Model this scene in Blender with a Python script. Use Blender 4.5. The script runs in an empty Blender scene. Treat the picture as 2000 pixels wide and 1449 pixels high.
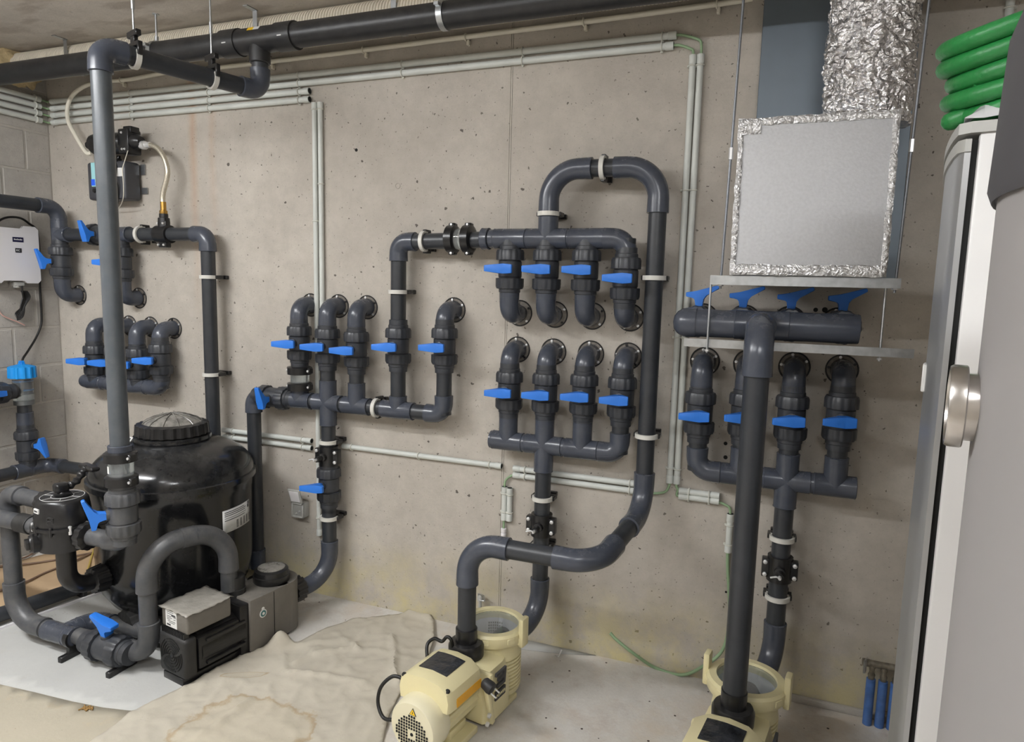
import bpy, bmesh, math, random
from mathutils import Vector as V, Matrix, noise
from mathutils.geometry import delaunay_2d_cdt
random.seed(4)
SC = bpy.context.scene
COL = SC.collection
# ------------------------------------------------------------------ camera
YAW, PITCH, ROLL, FPX = math.radians(-20.9983), math.radians(-7.19802), math.radians(-1.41234), 1319.58
CAM = V((0, -2.5347, 1.478))
_f = V((math.sin(YAW)*math.cos(PITCH), math.cos(YAW)*math.cos(PITCH), math.sin(PITCH)))
_r0 = V((math.cos(YAW), -math.sin(YAW), 0)); _d0 = _f.cross(_r0)
_c, _s = math.cos(ROLL), math.sin(ROLL)
_r = _r0*_c+_d0*_s; _d = -_r0*_s+_d0*_c
cd = bpy.data.cameras.new('camera'); cam = bpy.data.objects.new('camera', cd); COL.objects.link(cam)
cd.sensor_width = 36; cd.lens = FPX*36/2000; cd.clip_start = .02
m = Matrix.Identity(4)
for i in range(3):
    m[i][0] = _r[i]; m[i][1] = -_d[i]; m[i][2] = -_f[i]; m[i][3] = CAM[i]
cam.matrix_world = m; SC.camera = cam
# ------------------------------------------------------------------ world, lamps, exposure
wd = bpy.data.worlds.new('world'); SC.world = wd; wd.use_nodes = True
wd.node_tree.nodes['Background'].inputs[0].default_value = (.8, .88, 1, 1)
wd.node_tree.nodes['Background'].inputs[1].default_value = .05
SC.view_settings.view_transform = 'Standard'; SC.view_settings.look = 'None'
SC.view_settings.gamma = 1; SC.view_settings.use_curve_mapping = False
SC.view_settings.exposure = 0.46
CEIL = 2.565
LAMPS = [((-2.6, -2.1), 1.2, 0, 60, 'left'), ((-1.45, -2.7), 1.2, 0, 30, 'middle'), ((.5, -3.15), .9, 0, 36, 'right')]

def ray(px, py):
    return _r*((px-1000)/FPX)+_d*((py-724.5)/FPX)+_f
def W(px, py, d=0.):          # point seen at a pixel of the photograph, at distance d from the back wall
    r = ray(px, py); return CAM+r*((-d-CAM.y)/r.y)
def F(px, py, z=0.):          # the same on a level plane
    r = ray(px, py); return CAM+r*((z-CAM.z)/r.z)
def SX(px, py, x):            # the same on a plane of constant x
    r = ray(px, py); return CAM+r*((x-CAM.x)/r.x)
X = lambda px, py, d=.085: W(px, py, d).x
Z = lambda px, py, d=.085: W(px, py, d).z
ex, ey, ez = V((1, 0, 0)), V((0, 1, 0)), V((0, 0, 1))
# ------------------------------------------------------------------ materials
MATS = {}
def srgb(r, g, b):
    f = lambda c: (c/255/12.92) if c/255 <= .04045 else ((c/255+.055)/1.055)**2.4
    return (f(r), f(g), f(b), 1)
def mat(name, col, rough=.5, metal=0., var=.0, vscale=12., dust=None, dustamt=0., bump=0., bscale=60., trans=0., alpha=1., coat=0., emit=0., spec=.5):
    if name in MATS: return MATS[name]
    m = bpy.data.materials.new(name); m.use_nodes = True; nt = m.node_tree; b = nt.nodes['Principled BSDF']
    N = nt.nodes.new; L = nt.links.new
    b.inputs['Roughness'].default_value = rough; b.inputs['Metallic'].default_value = metal
    b.inputs['Base Color'].default_value = col
    b.inputs['Transmission Weight'].default_value = trans; b.inputs['Alpha'].default_value = alpha
    b.inputs['Coat Weight'].default_value = coat; b.inputs['Specular IOR Level'].default_value = spec
    if emit: b.inputs['Emission Color'].default_value = col; b.inputs['Emission Strength'].default_value = emit
    geo = N('ShaderNodeNewGeometry')
    out = None
    if var:
        n = N('ShaderNodeTexNoise'); n.inputs['Scale'].default_value = vscale; n.inputs['Detail'].default_value = 6; L(geo.outputs['Position'], n.inputs['Vector'])
        mr = N('ShaderNodeMapRange'); mr.inputs[1].default_value = .3; mr.inputs[2].default_value = .7; mr.inputs[3].default_value = 1-var; mr.inputs[4].default_value = 1+var; L(n.outputs[0], mr.inputs[0])
        mx = N('ShaderNodeMix'); mx.data_type = 'RGBA'; mx.blend_type = 'MULTIPLY'; mx.inputs[0].default_value = 1; mx.inputs[6].default_value = col; L(mr.outputs[0], mx.inputs[7]); out = mx.outputs[2]
    if dust:
        n = N('ShaderNodeTexNoise'); n.inputs['Scale'].default_value = 22; n.inputs['Detail'].default_value = 8; n.inputs['Roughness'].default_value = .7; L(geo.outputs['Position'], n.inputs['Vector'])
        sx = N('ShaderNodeSeparateXYZ'); L(geo.outputs['Normal'], sx.inputs[0])
        up = N('ShaderNodeMapRange'); up.inputs[1].default_value = -.2; up.inputs[2].default_value = 1; up.inputs[3].default_value = .25; up.inputs[4].default_value = 1; L(sx.outputs[2], up.inputs[0])
        m2 = N('ShaderNodeMapRange'); m2.inputs[1].default_value = .35; m2.inputs[2].default_value = .75; m2.inputs[3].default_value = 0; m2.inputs[4].default_value = dustamt; L(n.outputs[0], m2.inputs[0])
        mul = N('ShaderNodeMath'); mul.operation = 'MULTIPLY'; L(up.outputs[0], mul.inputs[0]); L(m2.outputs[0], mul.inputs[1])
        mx = N('ShaderNodeMix'); mx.data_type = 'RGBA'; L(mul.outputs[0], mx.inputs[0]); mx.inputs[7].default_value = dust
        if out: L(out, mx.inputs[6])
        else: mx.inputs[6].default_value = col
        out = mx.outputs[2]
        rr = N('ShaderNodeMapRange'); rr.inputs[3].default_value = rough; rr.inputs[4].default_value = min(1, rough+.45); L(mul.outputs[0], rr.inputs[0]); L(rr.outputs[0], b.inputs['Roughness'])
    if out: L(out, b.inputs['Base Color'])
    if bump:
        n = N('ShaderNodeTexNoise'); n.inputs['Scale'].default_value = bscale; n.inputs['Detail'].default_value = 6; L(geo.outputs['Position'], n.inputs['Vector'])
        bp = N('ShaderNodeBump'); bp.inputs['Strength'].default_value = bump; bp.inputs['Distance'].default_value = .01; L(n.outputs[0], bp.inputs['Height']); L(bp.outputs[0], b.inputs['Normal'])
    MATS[name] = m
    return m
DUST = srgb(150, 146, 140)
M_PIPE = mat('pvc_pipe_dark', srgb(45, 48, 53), .36, var=.12, dust=DUST, dustamt=.10)
M_FIT = mat('pvc_fitting_grey', srgb(64, 69, 80), .24, var=.10, dust=DUST, dustamt=.16)
M_VALVE = mat('pvc_valve_grey', srgb(47, 50, 56), .38, var=.12, dust=DUST, dustamt=.16)
M_DUSTY = mat('pvc_dusty_grey', srgb(66, 68, 72), .34, var=.18, dust=srgb(150, 146, 140), dustamt=.38)
M_BLACK = mat('black_plastic', srgb(22, 22, 24), .28, var=.2, dust=DUST, dustamt=.08)
M_BLACKM = mat('black_plastic_matt', srgb(30, 30, 31), .55, var=.2, dust=DUST, dustamt=.12)
M_BIGPIPE = mat('black_drain_pipe', srgb(27, 28, 31), .36, var=.2, dust=srgb(120, 117, 112), dustamt=.35)
M_BLUE = mat('blue_handle', srgb(44, 118, 214), .42, var=.06)
M_CYAN = mat('cyan_cap', srgb(26, 146, 226), .4, var=.05)
M_COND = mat('conduit_grey', srgb(202, 205, 200), .45, var=.06)
M_CLIP = mat('conduit_clip_grey', srgb(205, 205, 196), .5)
M_WHITEH = mat('white_hose', srgb(225, 220, 205), .5, var=.05)
M_STRAP = mat('clamp_strap_white', srgb(205, 203, 196), .45)
M_ZINC = mat('zinc_steel', srgb(185, 188, 190), .38, 1., var=.12, vscale=40)
M_ROD = mat('threaded_rod_steel', srgb(128, 131, 136), .45, .8, var=.1, vscale=200)
M_BOLT = mat('bright_bolt', srgb(222, 222, 222), .35, .55)
M_BRASS = mat('brass', srgb(190, 150, 80), .3, 1.)
M_BRAID = mat('braided_steel', srgb(205, 198, 182), .35, .7, var=.25, vscale=300)
M_GREENC = mat('green_cable', srgb(142, 168, 132), .5)
M_SEAL = mat('wall_seal_grey', srgb(118, 112, 104), .7, var=.3, vscale=60)
M_CLEAR = mat('clear_acrylic', (.9, .95, .97, 1), .05, trans=.92)
M_CREAM = mat('cream_paint', srgb(222, 212, 168), .3, var=.03, dust=srgb(200, 190, 160), dustamt=.1)
M_CREAM2 = mat('cream_fan_cover', srgb(220, 213, 184), .3)
M_DARKH = mat('dark_hole', srgb(14, 14, 13), .8)
M_FILM = mat('film_window', srgb(40, 42, 46), .12, var=.5, vscale=25, bump=.8, bscale=22)
M_ORANGE = mat('orange_label', srgb(232, 170, 40), .45, var=.06)
M_YELLOW = mat('warning_yellow', srgb(245, 200, 30), .45)
M_TANK = mat('tank_black', srgb(24, 25, 27), .16, var=.15, dust=srgb(110, 108, 106), dustamt=.22)
M_PUMPG = mat('pump_grey', srgb(104, 100, 94), .5, var=.05, dust=srgb(165, 160, 150), dustamt=.3)
M_PAPER = mat('label_paper', srgb(222, 222, 220), .5)
M_INK = mat('label_ink', srgb(60, 60, 62), .6)
M_WHITEP = mat('white_plastic', srgb(226, 224, 226), .35)
M_GREYP = mat('grey_plastic', srgb(172, 172, 168), .4)
M_CABLE = mat('black_cable', srgb(20, 20, 20), .45)
M_BROWNC = mat('brown_cable', srgb(120, 98, 82), .6)
M_SLATE = mat('slate_sheet_metal', srgb(112, 122, 132), .45, .35, var=.12, vscale=4)
# ------------------------------------------------------------------ mesh builder
class B:
    def __init__(s): s.v = []; s.f = []; s.mi = []; s.cur = 0
    def add(s, vs, fs):
        n = len(s.v); s.v += [V(p) for p in vs]; s.f += [tuple(n+i for i in f) for f in fs]; s.mi += [s.cur]*len(fs); return s
    def m(s, i): s.cur = i; return s
    def rings(s, rings, closed=False, cap0=True, cap1=True):
        n = len(rings[0]); k = len(rings); vs = [p for r in rings for p in r]; fs = []
        for a in range(k if closed else k-1):
            b = (a+1) % k
            for j in range(n):
                j2 = (j+1) % n; fs.append((a*n+j, a*n+j2, b*n+j2, b*n+j))
        if not closed:
            if cap0: fs.append(tuple(range(n))[::-1])
            if cap1: fs.append(tuple((k-1)*n+j for j in range(n)))
        return s.add(vs, fs)
    def tube(s, path, r, n=20, cap=True, closed=False):
        path = [V(p) for p in path]; k = len(path)
        rs = r if isinstance(r, (list, tuple)) else [r]*k
        T = []
        for i in range(k):
            a = path[(i-1) % k] if (closed or i > 0) else path[i]; b = path[(i+1) % k] if (closed or i < k-1) else path[i]
            t = (b-a); T.append(t.normalized() if t.length > 1e-9 else (T[-1] if T else ez))
        u = T[0].orthogonal().normalized(); R = []
        for i in range(k):
            u = (u-T[i]*u.dot(T[i])).normalized(); w = T[i].cross(u)
            R.append([path[i]+(u*math.cos(2*math.pi*j/n)+w*math.sin(2*math.pi*j/n))*rs[i] for j in range(n)])
        return s.rings(R, closed, cap, cap)
    def lathe(s, o, ax, prof, n=28, ribs=0, ribd=0., cap=True, ang=None, sx=1.):
        o = V(o); ax = V(ax).normalized(); u = ax.orthogonal().normalized() if abs(ax.z) < .9 else ex.copy(); u = (u-ax*u.dot(ax)).normalized(); w = ax.cross(u)
        if ribs: n = ribs*4
        R = []
        for t, r in prof:
            ring = []
            for j in range(n):
                rr = r
                if ribs and r > 0: rr = r-(ribd if (j % 4) in (2, 3) else 0)
                a = 2*math.pi*j/n; ring.append(o+ax*t+(u*math.cos(a)*sx+w*math.sin(a))*rr)
            R.append(ring)
        return s.rings(R, False, cap, cap)
    def box(s, c, size, rot=None, bev=0., seg=2):
        bm = bmesh.new(); bmesh.ops.create_cube(bm, size=1)
        for v in bm.verts: v.co = V((v.co.x*size[0], v.co.y*size[1], v.co.z*size[2]))
        if bev: bmesh.ops.bevel(bm, geom=bm.edges[:]+bm.verts[:], offset=bev, segments=seg, affect='EDGES', profile=.5)
        bm.verts.index_update()
        R = rot if rot else Matrix.Identity(3)
        s.add([V(c)+R @ v.co for v in bm.verts], [[v.index for v in f.verts] for f in bm.faces]); bm.free(); return s
    def prism(s, poly, o, u, v, n, t0, t1):
        o = V(o); u = V(u); v = V(v); n = V(n); k = len(poly)
        vs = [o+u*a+v*b+n*t0 for a, b in poly]+[o+u*a+v*b+n*t1 for a, b in poly]
        fs = [tuple(range(k))[::-1], tuple(range(k, 2*k))]+[(i, (i+1) % k, k+(i+1) % k, k+i) for i in range(k)]
        return s.add(vs, fs)
    def bar(s, a, b, w, h, up=ez, bev=0.):
        a = V(a); b = V(b); t = (b-a).normalized(); sd = t.cross(up).normalized(); u = sd.cross(t)
        R = Matrix((t, sd, u)).transposed(); return s.box((a+b)/2, ((b-a).length, w, h), R, bev)
def root_of(o):
    while o.parent: o = o.parent
    return o
def build(b, name, mats, parent=None, smooth=True, angle=38, label=None, cat=None, group=None, kind=None):
    me = bpy.data.meshes.new(name)
    base = root_of(parent).location.copy() if parent else V((0, 0, 0))
    if not parent and b.v and kind != 'structure':
        xs = [p.x for p in b.v]; ys = [p.y for p in b.v]; base = V(((min(xs)+max(xs))/2, (min(ys)+max(ys))/2, min(p.z for p in b.v)))
    me.from_pydata([tuple(p-base) for p in b.v], [], b.f)
    bm = bmesh.new(); bm.from_mesh(me); bmesh.ops.recalc_face_normals(bm, faces=bm.faces[:]); bm.to_mesh(me); bm.free()
    for x in (mats if isinstance(mats, (list, tuple)) else [mats]): me.materials.append(x)
    me.polygons.foreach_set('material_index', b.mi)
    if smooth:
        me.polygons.foreach_set('use_smooth', [True]*len(me.polygons)); me.set_sharp_from_angle(angle=math.radians(angle))
    o = bpy.data.objects.new(name, me); COL.objects.link(o)
    if parent: o.parent = parent
    else: o.location = base
    return tag(o, label, cat, group, kind)
def tag(o, label=None, cat=None, group=None, kind=None):
    if label: o['label'] = label
    if cat: o['category'] = cat
    if group: o['group'] = group
    if kind: o['kind'] = kind
    return o
def thing(name, label, cat, loc=(0, 0, 0), group=None):
    o = bpy.data.objects.new(name, None); COL.objects.link(o); o.location = loc; o.empty_display_size = .05
    return tag(o, label, cat, group)
def text_mesh(s, size, o, u, v, name, material, parent, ext=.0006):
    cu = bpy.data.curves.new('t', 'FONT'); cu.body = s; cu.size = size; cu.extrude = ext; cu.align_x = 'CENTER'; cu.align_y = 'CENTER'
    t = bpy.data.objects.new('t', cu); COL.objects.link(t); dg = bpy.context.evaluated_depsgraph_get(); me = t.evaluated_get(dg).to_mesh()
    u = V(u).normalized(); v = V(v).normalized(); n = u.cross(v)
    b = B(); b.add([V(o)+u*p.co.x+v*p.co.y+n*p.co.z for p in me.vertices], [list(f.vertices) for f in me.polygons])
    bpy.data.objects.remove(t); bpy.data.curves.remove(cu)
    return build(b, name, material, parent, smooth=False)
# ------------------------------------------------------------------ structure materials
def concrete_mat(name, c1, c2, pits=1., stain=None, scale=1.):
    m = bpy.data.materials.new(name); m.use_nodes = True; nt = m.node_tree; b = nt.nodes['Principled BSDF']; N = nt.nodes.new; L = nt.links.new
    b.inputs['Roughness'].default_value = .85
    geo = N('ShaderNodeNewGeometry'); pos = geo.outputs['Position']
    def nz(sc, det=8, ro=.6, vec=None):
        n = N('ShaderNodeTexNoise'); n.inputs['Scale'].default_value = sc*scale; n.inputs['Detail'].default_value = det; n.inputs['Roughness'].default_value = ro; L(vec or pos, n.inputs['Vector']); return n.outputs[0]
    def rmp(x, a, c, lo=0., hi=1.):
        r = N('ShaderNodeMapRange'); r.inputs[1].default_value = a; r.inputs[2].default_value = c; r.inputs[3].default_value = lo; r.inputs[4].default_value = hi; L(x, r.inputs[0]); return r.outputs[0]
    def mix(f, a, c, blend='MIX'):
        x = N('ShaderNodeMix'); x.data_type = 'RGBA'; x.blend_type = blend
        if isinstance(f, float): x.inputs[0].default_value = f
        else: L(f, x.inputs[0])
        for s, i in ((a, 6), (c, 7)):
            if isinstance(s, tuple): x.inputs[i].default_value = s
            else: L(s, x.inputs[i])
        return x.outputs[2]
    col = mix(rmp(nz(1.6, 10, .65), .35, .68), tuple(x*.92 for x in c1[:3])+(1,), c2)
    col = mix(rmp(nz(14, 8, .75), .42, .72, 0., .35), col, tuple(x*.66 for x in c1[:3])+(1,))
    col = mix(rmp(nz(130, 4, .7), .55, .8, 0., .35), col, tuple(x*.55 for x in c1[:3])+(1,))
    bumps = nz(90, 6, .7)
    if pits:
        dv = N('ShaderNodeVectorMath'); dv.operation = 'ADD'; nn = N('ShaderNodeTexNoise'); nn.inputs['Scale'].default_value = 60; L(pos, nn.inputs['Vector'])
        sc_ = N('ShaderNodeVectorMath'); sc_.operation = 'SCALE'; sc_.inputs['Scale'].default_value = .02; L(nn.outputs['Color'], sc_.inputs[0]); L(pos, dv.inputs[0]); L(sc_.outputs[0], dv.inputs[1])
        for vs, th, am in ((15, .115, .85), (34, .15, .75), (75, .2, .5)):
            vo = N('ShaderNodeTexVoronoi'); vo.inputs['Scale'].default_value = vs; L(dv.outputs[0], vo.inputs['Vector'])
            # only some cells carry a pit, of varying size
            sp = N('ShaderNodeSeparateXYZ'); L(vo.outputs['Color'], sp.inputs[0])
            rad = rmp(sp.outputs[0], .4, 1., 0., th)
            lt = N('ShaderNodeMath'); lt.operation = 'LESS_THAN'; L(vo.outputs['Distance'], lt.inputs[0]); L(rad, lt.inputs[1])
            mu = N('ShaderNodeMath'); mu.operation = 'MULTIPLY'; mu.inputs[1].default_value = am*pits; L(lt.outputs[0], mu.inputs[0])
            col = mix(mu.outputs[0], col, (.06, .05, .042, 1))
    if stain == 'wall':
        sx = N('ShaderNodeSeparateXYZ'); L(pos, sx.inputs[0])
        low = rmp(sx.outputs[2], 0., .36, 1., 0.)
        mu = N('ShaderNodeMath'); mu.operation = 'MULTIPLY'; L(low, mu.inputs[0]); L(rmp(nz(5, 8, .7), .40, .62), mu.inputs[1])
        mv = N('ShaderNodeMath'); mv.operation = 'MULTIPLY'; mv.inputs[1].default_value = .75; L(mu.outputs[0], mv.inputs[0])
        col = mix(mv.outputs[0], col, srgb(206, 194, 140))
        # rust streaks running down from the ceiling
        for x0, wd_, am in ((-2.62, .035, .45), (-2.5, .03, .22), (-3.05, .06, .12)):
            ab = N('ShaderNodeMath'); ab.operation = 'ADD'; ab.inputs[1].default_value = -x0; L(sx.outputs[0], ab.inputs[0])
            wob = N('ShaderNodeMath'); wob.operation = 'MULTIPLY_ADD'; L(nz(3), wob.inputs[0]); wob.inputs[1].default_value = .06; L(ab.outputs[0], wob.inputs[2])
            aa = N('ShaderNodeMath'); aa.operation = 'ABSOLUTE'; w2 = N('ShaderNodeMath'); w2.operation = 'ADD'; w2.inputs[1].default_value = -.03; L(wob.outputs[0], w2.inputs[0]); L(w2.outputs[0], aa.inputs[0])
            k = rmp(aa.outputs[0], 0., wd_, am, 0.); zz = rmp(sx.outputs[2], 1.2, 2.2)
            mm = N('ShaderNodeMath'); mm.operation = 'MULTIPLY'; L(k, mm.inputs[0]); L(zz, mm.inputs[1])
            col = mix(mm.outputs[0], col, srgb(176, 132, 92))
    if stain == 'ceil':
        mp = N('ShaderNodeMapping'); mp.inputs['Scale'].default_value = (1, 2.6, 1); L(pos, mp.inputs[0])
        col = mix(rmp(nz(3.2, 5, .5, mp.outputs[0]), .53, .62, 0., .5), col, srgb(152, 140, 128))
    if stain == 'floor':
        col = mix(rmp(nz(2.2, 9, .65), .47, .62, 0., .75), col, srgb(198, 184, 166))
        col = mix(rmp(nz(6, 9, .75), .52, .70, 0., .5), col, srgb(168, 150, 138))
        vo = N('ShaderNodeTexVoronoi'); vo.inputs['Scale'].default_value = 16; L(pos, vo.inputs['Vector']); lt = N('ShaderNodeMath'); lt.operation = 'LESS_THAN'; L(vo.outputs[0], lt.inputs[0]); lt.inputs[1].default_value = .07
        col = mix(lt.outputs[0], col, srgb(70, 60, 54))
    bp = N('ShaderNodeBump'); bp.inputs['Strength'].default_value = .25; bp.inputs['Distance'].default_value = .006; L(bumps, bp.inputs['Height']); L(bp.outputs[0], b.inputs['Normal'])
    L(col, b.inputs['Base Color']); return m
M_WALL = concrete_mat('cast_concrete', srgb(176, 169, 159), srgb(194, 187, 177), 1., 'wall')
M_BLOCK = concrete_mat('concrete_block', srgb(166, 162, 155), srgb(184, 179, 172), .5, None, 1.6)
M_MORTAR = concrete_mat('mortar', srgb(174, 169, 161), srgb(186, 181, 173), 0., None)
M_CEIL = concrete_mat('ceiling_concrete', srgb(206, 199, 190), srgb(218, 211, 202), .25, 'ceil')
M_FLOOR = concrete_mat('dusty_painted_floor', srgb(206, 202, 195), srgb(214, 211, 206), 0., 'floor')
def plain(name, c1, c2, sc=6., bump=.1):
    return mat(name, c1, .8, var=.08, vscale=sc, bump=bump, bscale=40)
# ------------------------------------------------------------------ structure
XL, XR, YF = -3.595, 1.45, -4.3
b = B(); b.box(((XL+XR)/2, YF/2, -.06), (XR-XL+.4, -YF+.4, .12)); floor = build(b, 'floor', M_FLOOR, smooth=False, kind='structure')
b = B(); b.box(((XL+XR)/2, YF/2, CEIL+.06), (XR-XL+.4, -YF+.4, .12)); ceiling = build(b, 'ceiling', M_CEIL, smooth=False, kind='structure')
XJ = X(988, 640, 0)
b = B(); b.box(((XL+XR)/2, .11, CEIL/2), (XR-XL+.4, .20, CEIL)); wall_back = build(b, 'wall_back', M_DARKH, smooth=False, kind='structure')
for x0, x1 in ((XL-.1, XJ-.004), (XJ-.0025, XJ+.0035), (XJ+.005, XR+.1)):
    b = B(); b.box(((x0+x1)/2, .0075, CEIL/2), (x1-x0, .015, CEIL)); build(b, 'cast_panel', M_WALL, wall_back, smooth=False)
b = B(); b.box((XL-.13, YF/2, CEIL/2), (.2505, -YF, CEIL)); wall_left = build(b, 'wall_left', M_MORTAR, smooth=False, kind='structure')
bl = {}
for k in range(13):
    y = .0; first = True; off = (.25 if k % 2 else .13)
    while y > -1.9:
        w = off if first else .5; first = False
        h = .19 if k < 12 else CEIL-12*.2-.01
        key = (round(w, 3), round(h, 3)); zc = k*.2+.005+h/2
        if key not in bl:
            b = B(); b.box((0, 0, 0), (.012, w-.010, h), None, .003, 1); o = build(b, 'block', M_BLOCK, wall_left, smooth=False); bl[key] = o.data
        else:
            o = bpy.data.objects.new('block', bl[key]); COL.objects.link(o); o.parent = wall_left
        o.location = (XL-.009+random.uniform(0, .003), y-w/2, zc); y -= w
b = B(); b.box((XR+.1, YF/2, CEIL/2), (.2, -YF, CEIL)); build(b, 'wall_right', M_WALL, smooth=False, kind='structure')
b = B(); b.box(((XL+XR)/2, YF-.1, CEIL/2), (XR-XL, .2, CEIL)); build(b, 'wall_front', M_WALL, smooth=False, kind='structure')
# form tie marks and drill holes on the cast wall
for px, py, r, mt in ((777, 363, .011, M_WALL), (1593, 605, .009, M_DARKH), (1611, 605, .011, M_DARKH), (1417, 866, .008, M_DARKH), (1417, 893, .008, M_DARKH), (1421, 1129, .005, M_DARKH), (1418, 1156, .005, M_DARKH), (696, 293, .008, M_DARKH)):
    p = W(px, py, 0); b = B()
    if mt is M_WALL: b.tube([p+V((math.cos(a)*r, -.001, math.sin(a)*r)) for a in [i*math.pi/10 for i in range(20)]], .0016, 6, closed=True)
    else: b.lathe(p, -ey, [(-.01, r), (.0012, r*random.uniform(.8, 1)), (.0012, 0.001)], 10)
    build(b, 'tie_hole', mt, wall_back)
# ------------------------------------------------------------------ lamps on the ceiling (behind and above the view)
for (lx, ly), ln, rz, pw, wh in LAMPS:
    M_TUBE = mat('lamp_diffuser_'+wh, (.97, .985, 1, 1), .4, emit=pw/(math.pi*ln*(.13+.06)))
    t = thing('batten_light', 'white opal batten light on the ceiling, the %s one of the three' % wh, 'light', (lx, ly, CEIL-.09), 'ceiling batten lights')
    b = B(); b.box((lx, ly, CEIL-.03), (ln+.04, .15, .06), None, .006); build(b, 'housing', M_WHITEP, t)
    b = B(); b.box((lx, ly, CEIL-.075), (ln, .13, .03), None, .004, 1); build(b, 'diffuser', M_TUBE, t)
# ------------------------------------------------------------------ fittings
R63 = .0315
def arc(p, d1, d2, R, n=10):
    d1 = V(d1).normalized(); d2 = V(d2).normalized(); th = d1.angle(d2); T = R/math.tan(th/2)
    bis = (d1+d2).normalized(); c = p+bis*(R/math.sin(th/2)); a = p+d1*T-c; e = p+d2*T-c; ax = a.cross(e).normalized(); ang = a.angle(e)
    return [c+Matrix.Rotation(ang*i/n, 3, ax) @ a for i in range(n+1)], T
def elbow(par, p, d1, d2, R=.045, r=R63, mt=None, sock=.034, k=1.19, name='elbow'):
    p = V(p); d1 = V(d1).normalized(); d2 = V(d2).normalized(); A, T = arc(p, d1, d2, R, 10 if R < .06 else 16); ro = r*k; L = sock
    path = [p+d1*(T+L)]+[p+d1*(T+L-.001)]+[p+d1*(T+.002)]+A[1:-1]+[p+d2*(T+.002)]+[p+d2*(T+L-.001)]+[p+d2*(T+L)]
    rs = [ro*.985, ro*1.03, ro*1.0]+[ro*.99]*(len(A)-2)+[ro*1.0, ro*1.03, ro*.985]
    b = B(); b.tube(path, rs, 24); return build(b, name, mt or M_FIT, par)
def pipe(par, a, c, r=R63, mt=None, name='pipe', gap=None):
    if gap:
        a = V(a); c = V(c); d = (c-a).normalized(); g = V(gap[0])
        pipe(par, a, g-d*gap[1], r, mt, name); return pipe(par, g+d*gap[1], c, r, mt, name)
    b = B(); b.tube([a, c], r, 24); return build(b, name, mt or M_PIPE, par)
def sleeve(par, p, ax, L, r=R63, k=1.19, mt=None, name='coupler'):
    ax = V(ax).normalized(); ro = r*k; b = B(); b.lathe(p, ax, [(-L/2, ro*.97), (-L/2+.002, ro*1.02), (-L/2+.006, ro), (L/2-.006, ro), (L/2-.002, ro*1.02), (L/2, ro*.97)], 26); return build(b, name, mt or M_FIT, par)
def tee(par, p, ax, br, L=.12, bl=.075, r=R63, mt=None, both=False, rb=None):
    p = V(p); ax = V(ax).normalized(); br = V(br).normalized(); ro = r*1.19; rb = (rb or r)*1.19; b = B()
    b.lathe(p, ax, [(-L/2, ro*.98), (-L/2+.002, ro*1.02), (-L/2+.004, ro), (L/2-.004, ro), (L/2-.002, ro*1.02), (L/2, ro*.98)], 26)
    for s in ((1, -1) if both else (1,)):
        b.lathe(p, br*s, [(0, rb), (bl-.003, rb), (bl-.002, rb*1.03), (bl, rb*.98)], 26)
    return build(b, 'tee', mt or M_FIT, par)
def run(par, pts, kinds=None, r=R63, mt=None, fm=None):
    """straight pipes between the points, an elbow fitting at each interior point (bend radius in kinds)"""
    pts = [V(p) for p in pts]; n = len(pts); kinds = kinds or [.045]*(n-2); cut = [0]*n
    for i in range(1, n-1):
        d1 = (pts[i-1]-pts[i]).normalized(); d2 = (pts[i+1]-pts[i]).normalized(); R = kinds[i-1]
        elbow(par, pts[i], d1, d2, R, r, fm, .034 if R < .06 else .045); cut[i] = R/math.tan(d1.angle(d2)/2)
    for i in range(n-1):
        d = (pts[i+1]-pts[i]).normalized(); a = pts[i]+d*cut[i]; c = pts[i+1]-d*cut[i+1]
        if (c-a).dot(d) > .004: pipe(par, a, c, r, mt)
HP = [(-.013, 0), (.013, 0), (.014, .028), (.020, .035), (.046, .038), (.049, .041), (.049, .055), (.010, .060), (-.066, .084), (-.070, .082), (-.072, .072), (-.024, .046), (-.014, .032)]
def handle(par, p, hd, u, s=1.):
    """two-armed lever: hd = stem direction, u = direction of the short arm"""
    p = V(p); hd = V(hd).normalized(); u = V(u).normalized(); n = hd.cross(u); k = len(HP); vs = []
    th = lambda a: (.025-.012*min(1, abs(a-.004)/.07) if a < 0 else .025-.007*min(1, a/.05))
    for sg in (-1, 1):
        for a, c in HP: vs.append(p+u*a*s+hd*c*s+n*sg*th(a)*s*(.75 if c < .02 else 1))
    fs = [tuple(range(k))[::-1], tuple(range(k, 2*k))]+[(i, (i+1) % k, k+(i+1) % k, k+i) for i in range(k)]
    b = B(); b.add(vs, fs)
    bm = bmesh.new(); bv = [bm.verts.new(q) for q in b.v]; [bm.faces.new([bv[i] for i in f]) for f in b.f]; bmesh.ops.bevel(bm, geom=bm.edges[:], offset=.0018, segments=1, affect='EDGES', clamp_overlap=True); bm.verts.index_update()
    b = B(); b.add([q.co.copy() for q in bm.verts], [[q.index for q in f.verts] for f in bm.faces]); bm.free()
    return build(b, 'handle', M_BLUE, par, angle=25, label='blue two-armed plastic valve lever')
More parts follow.
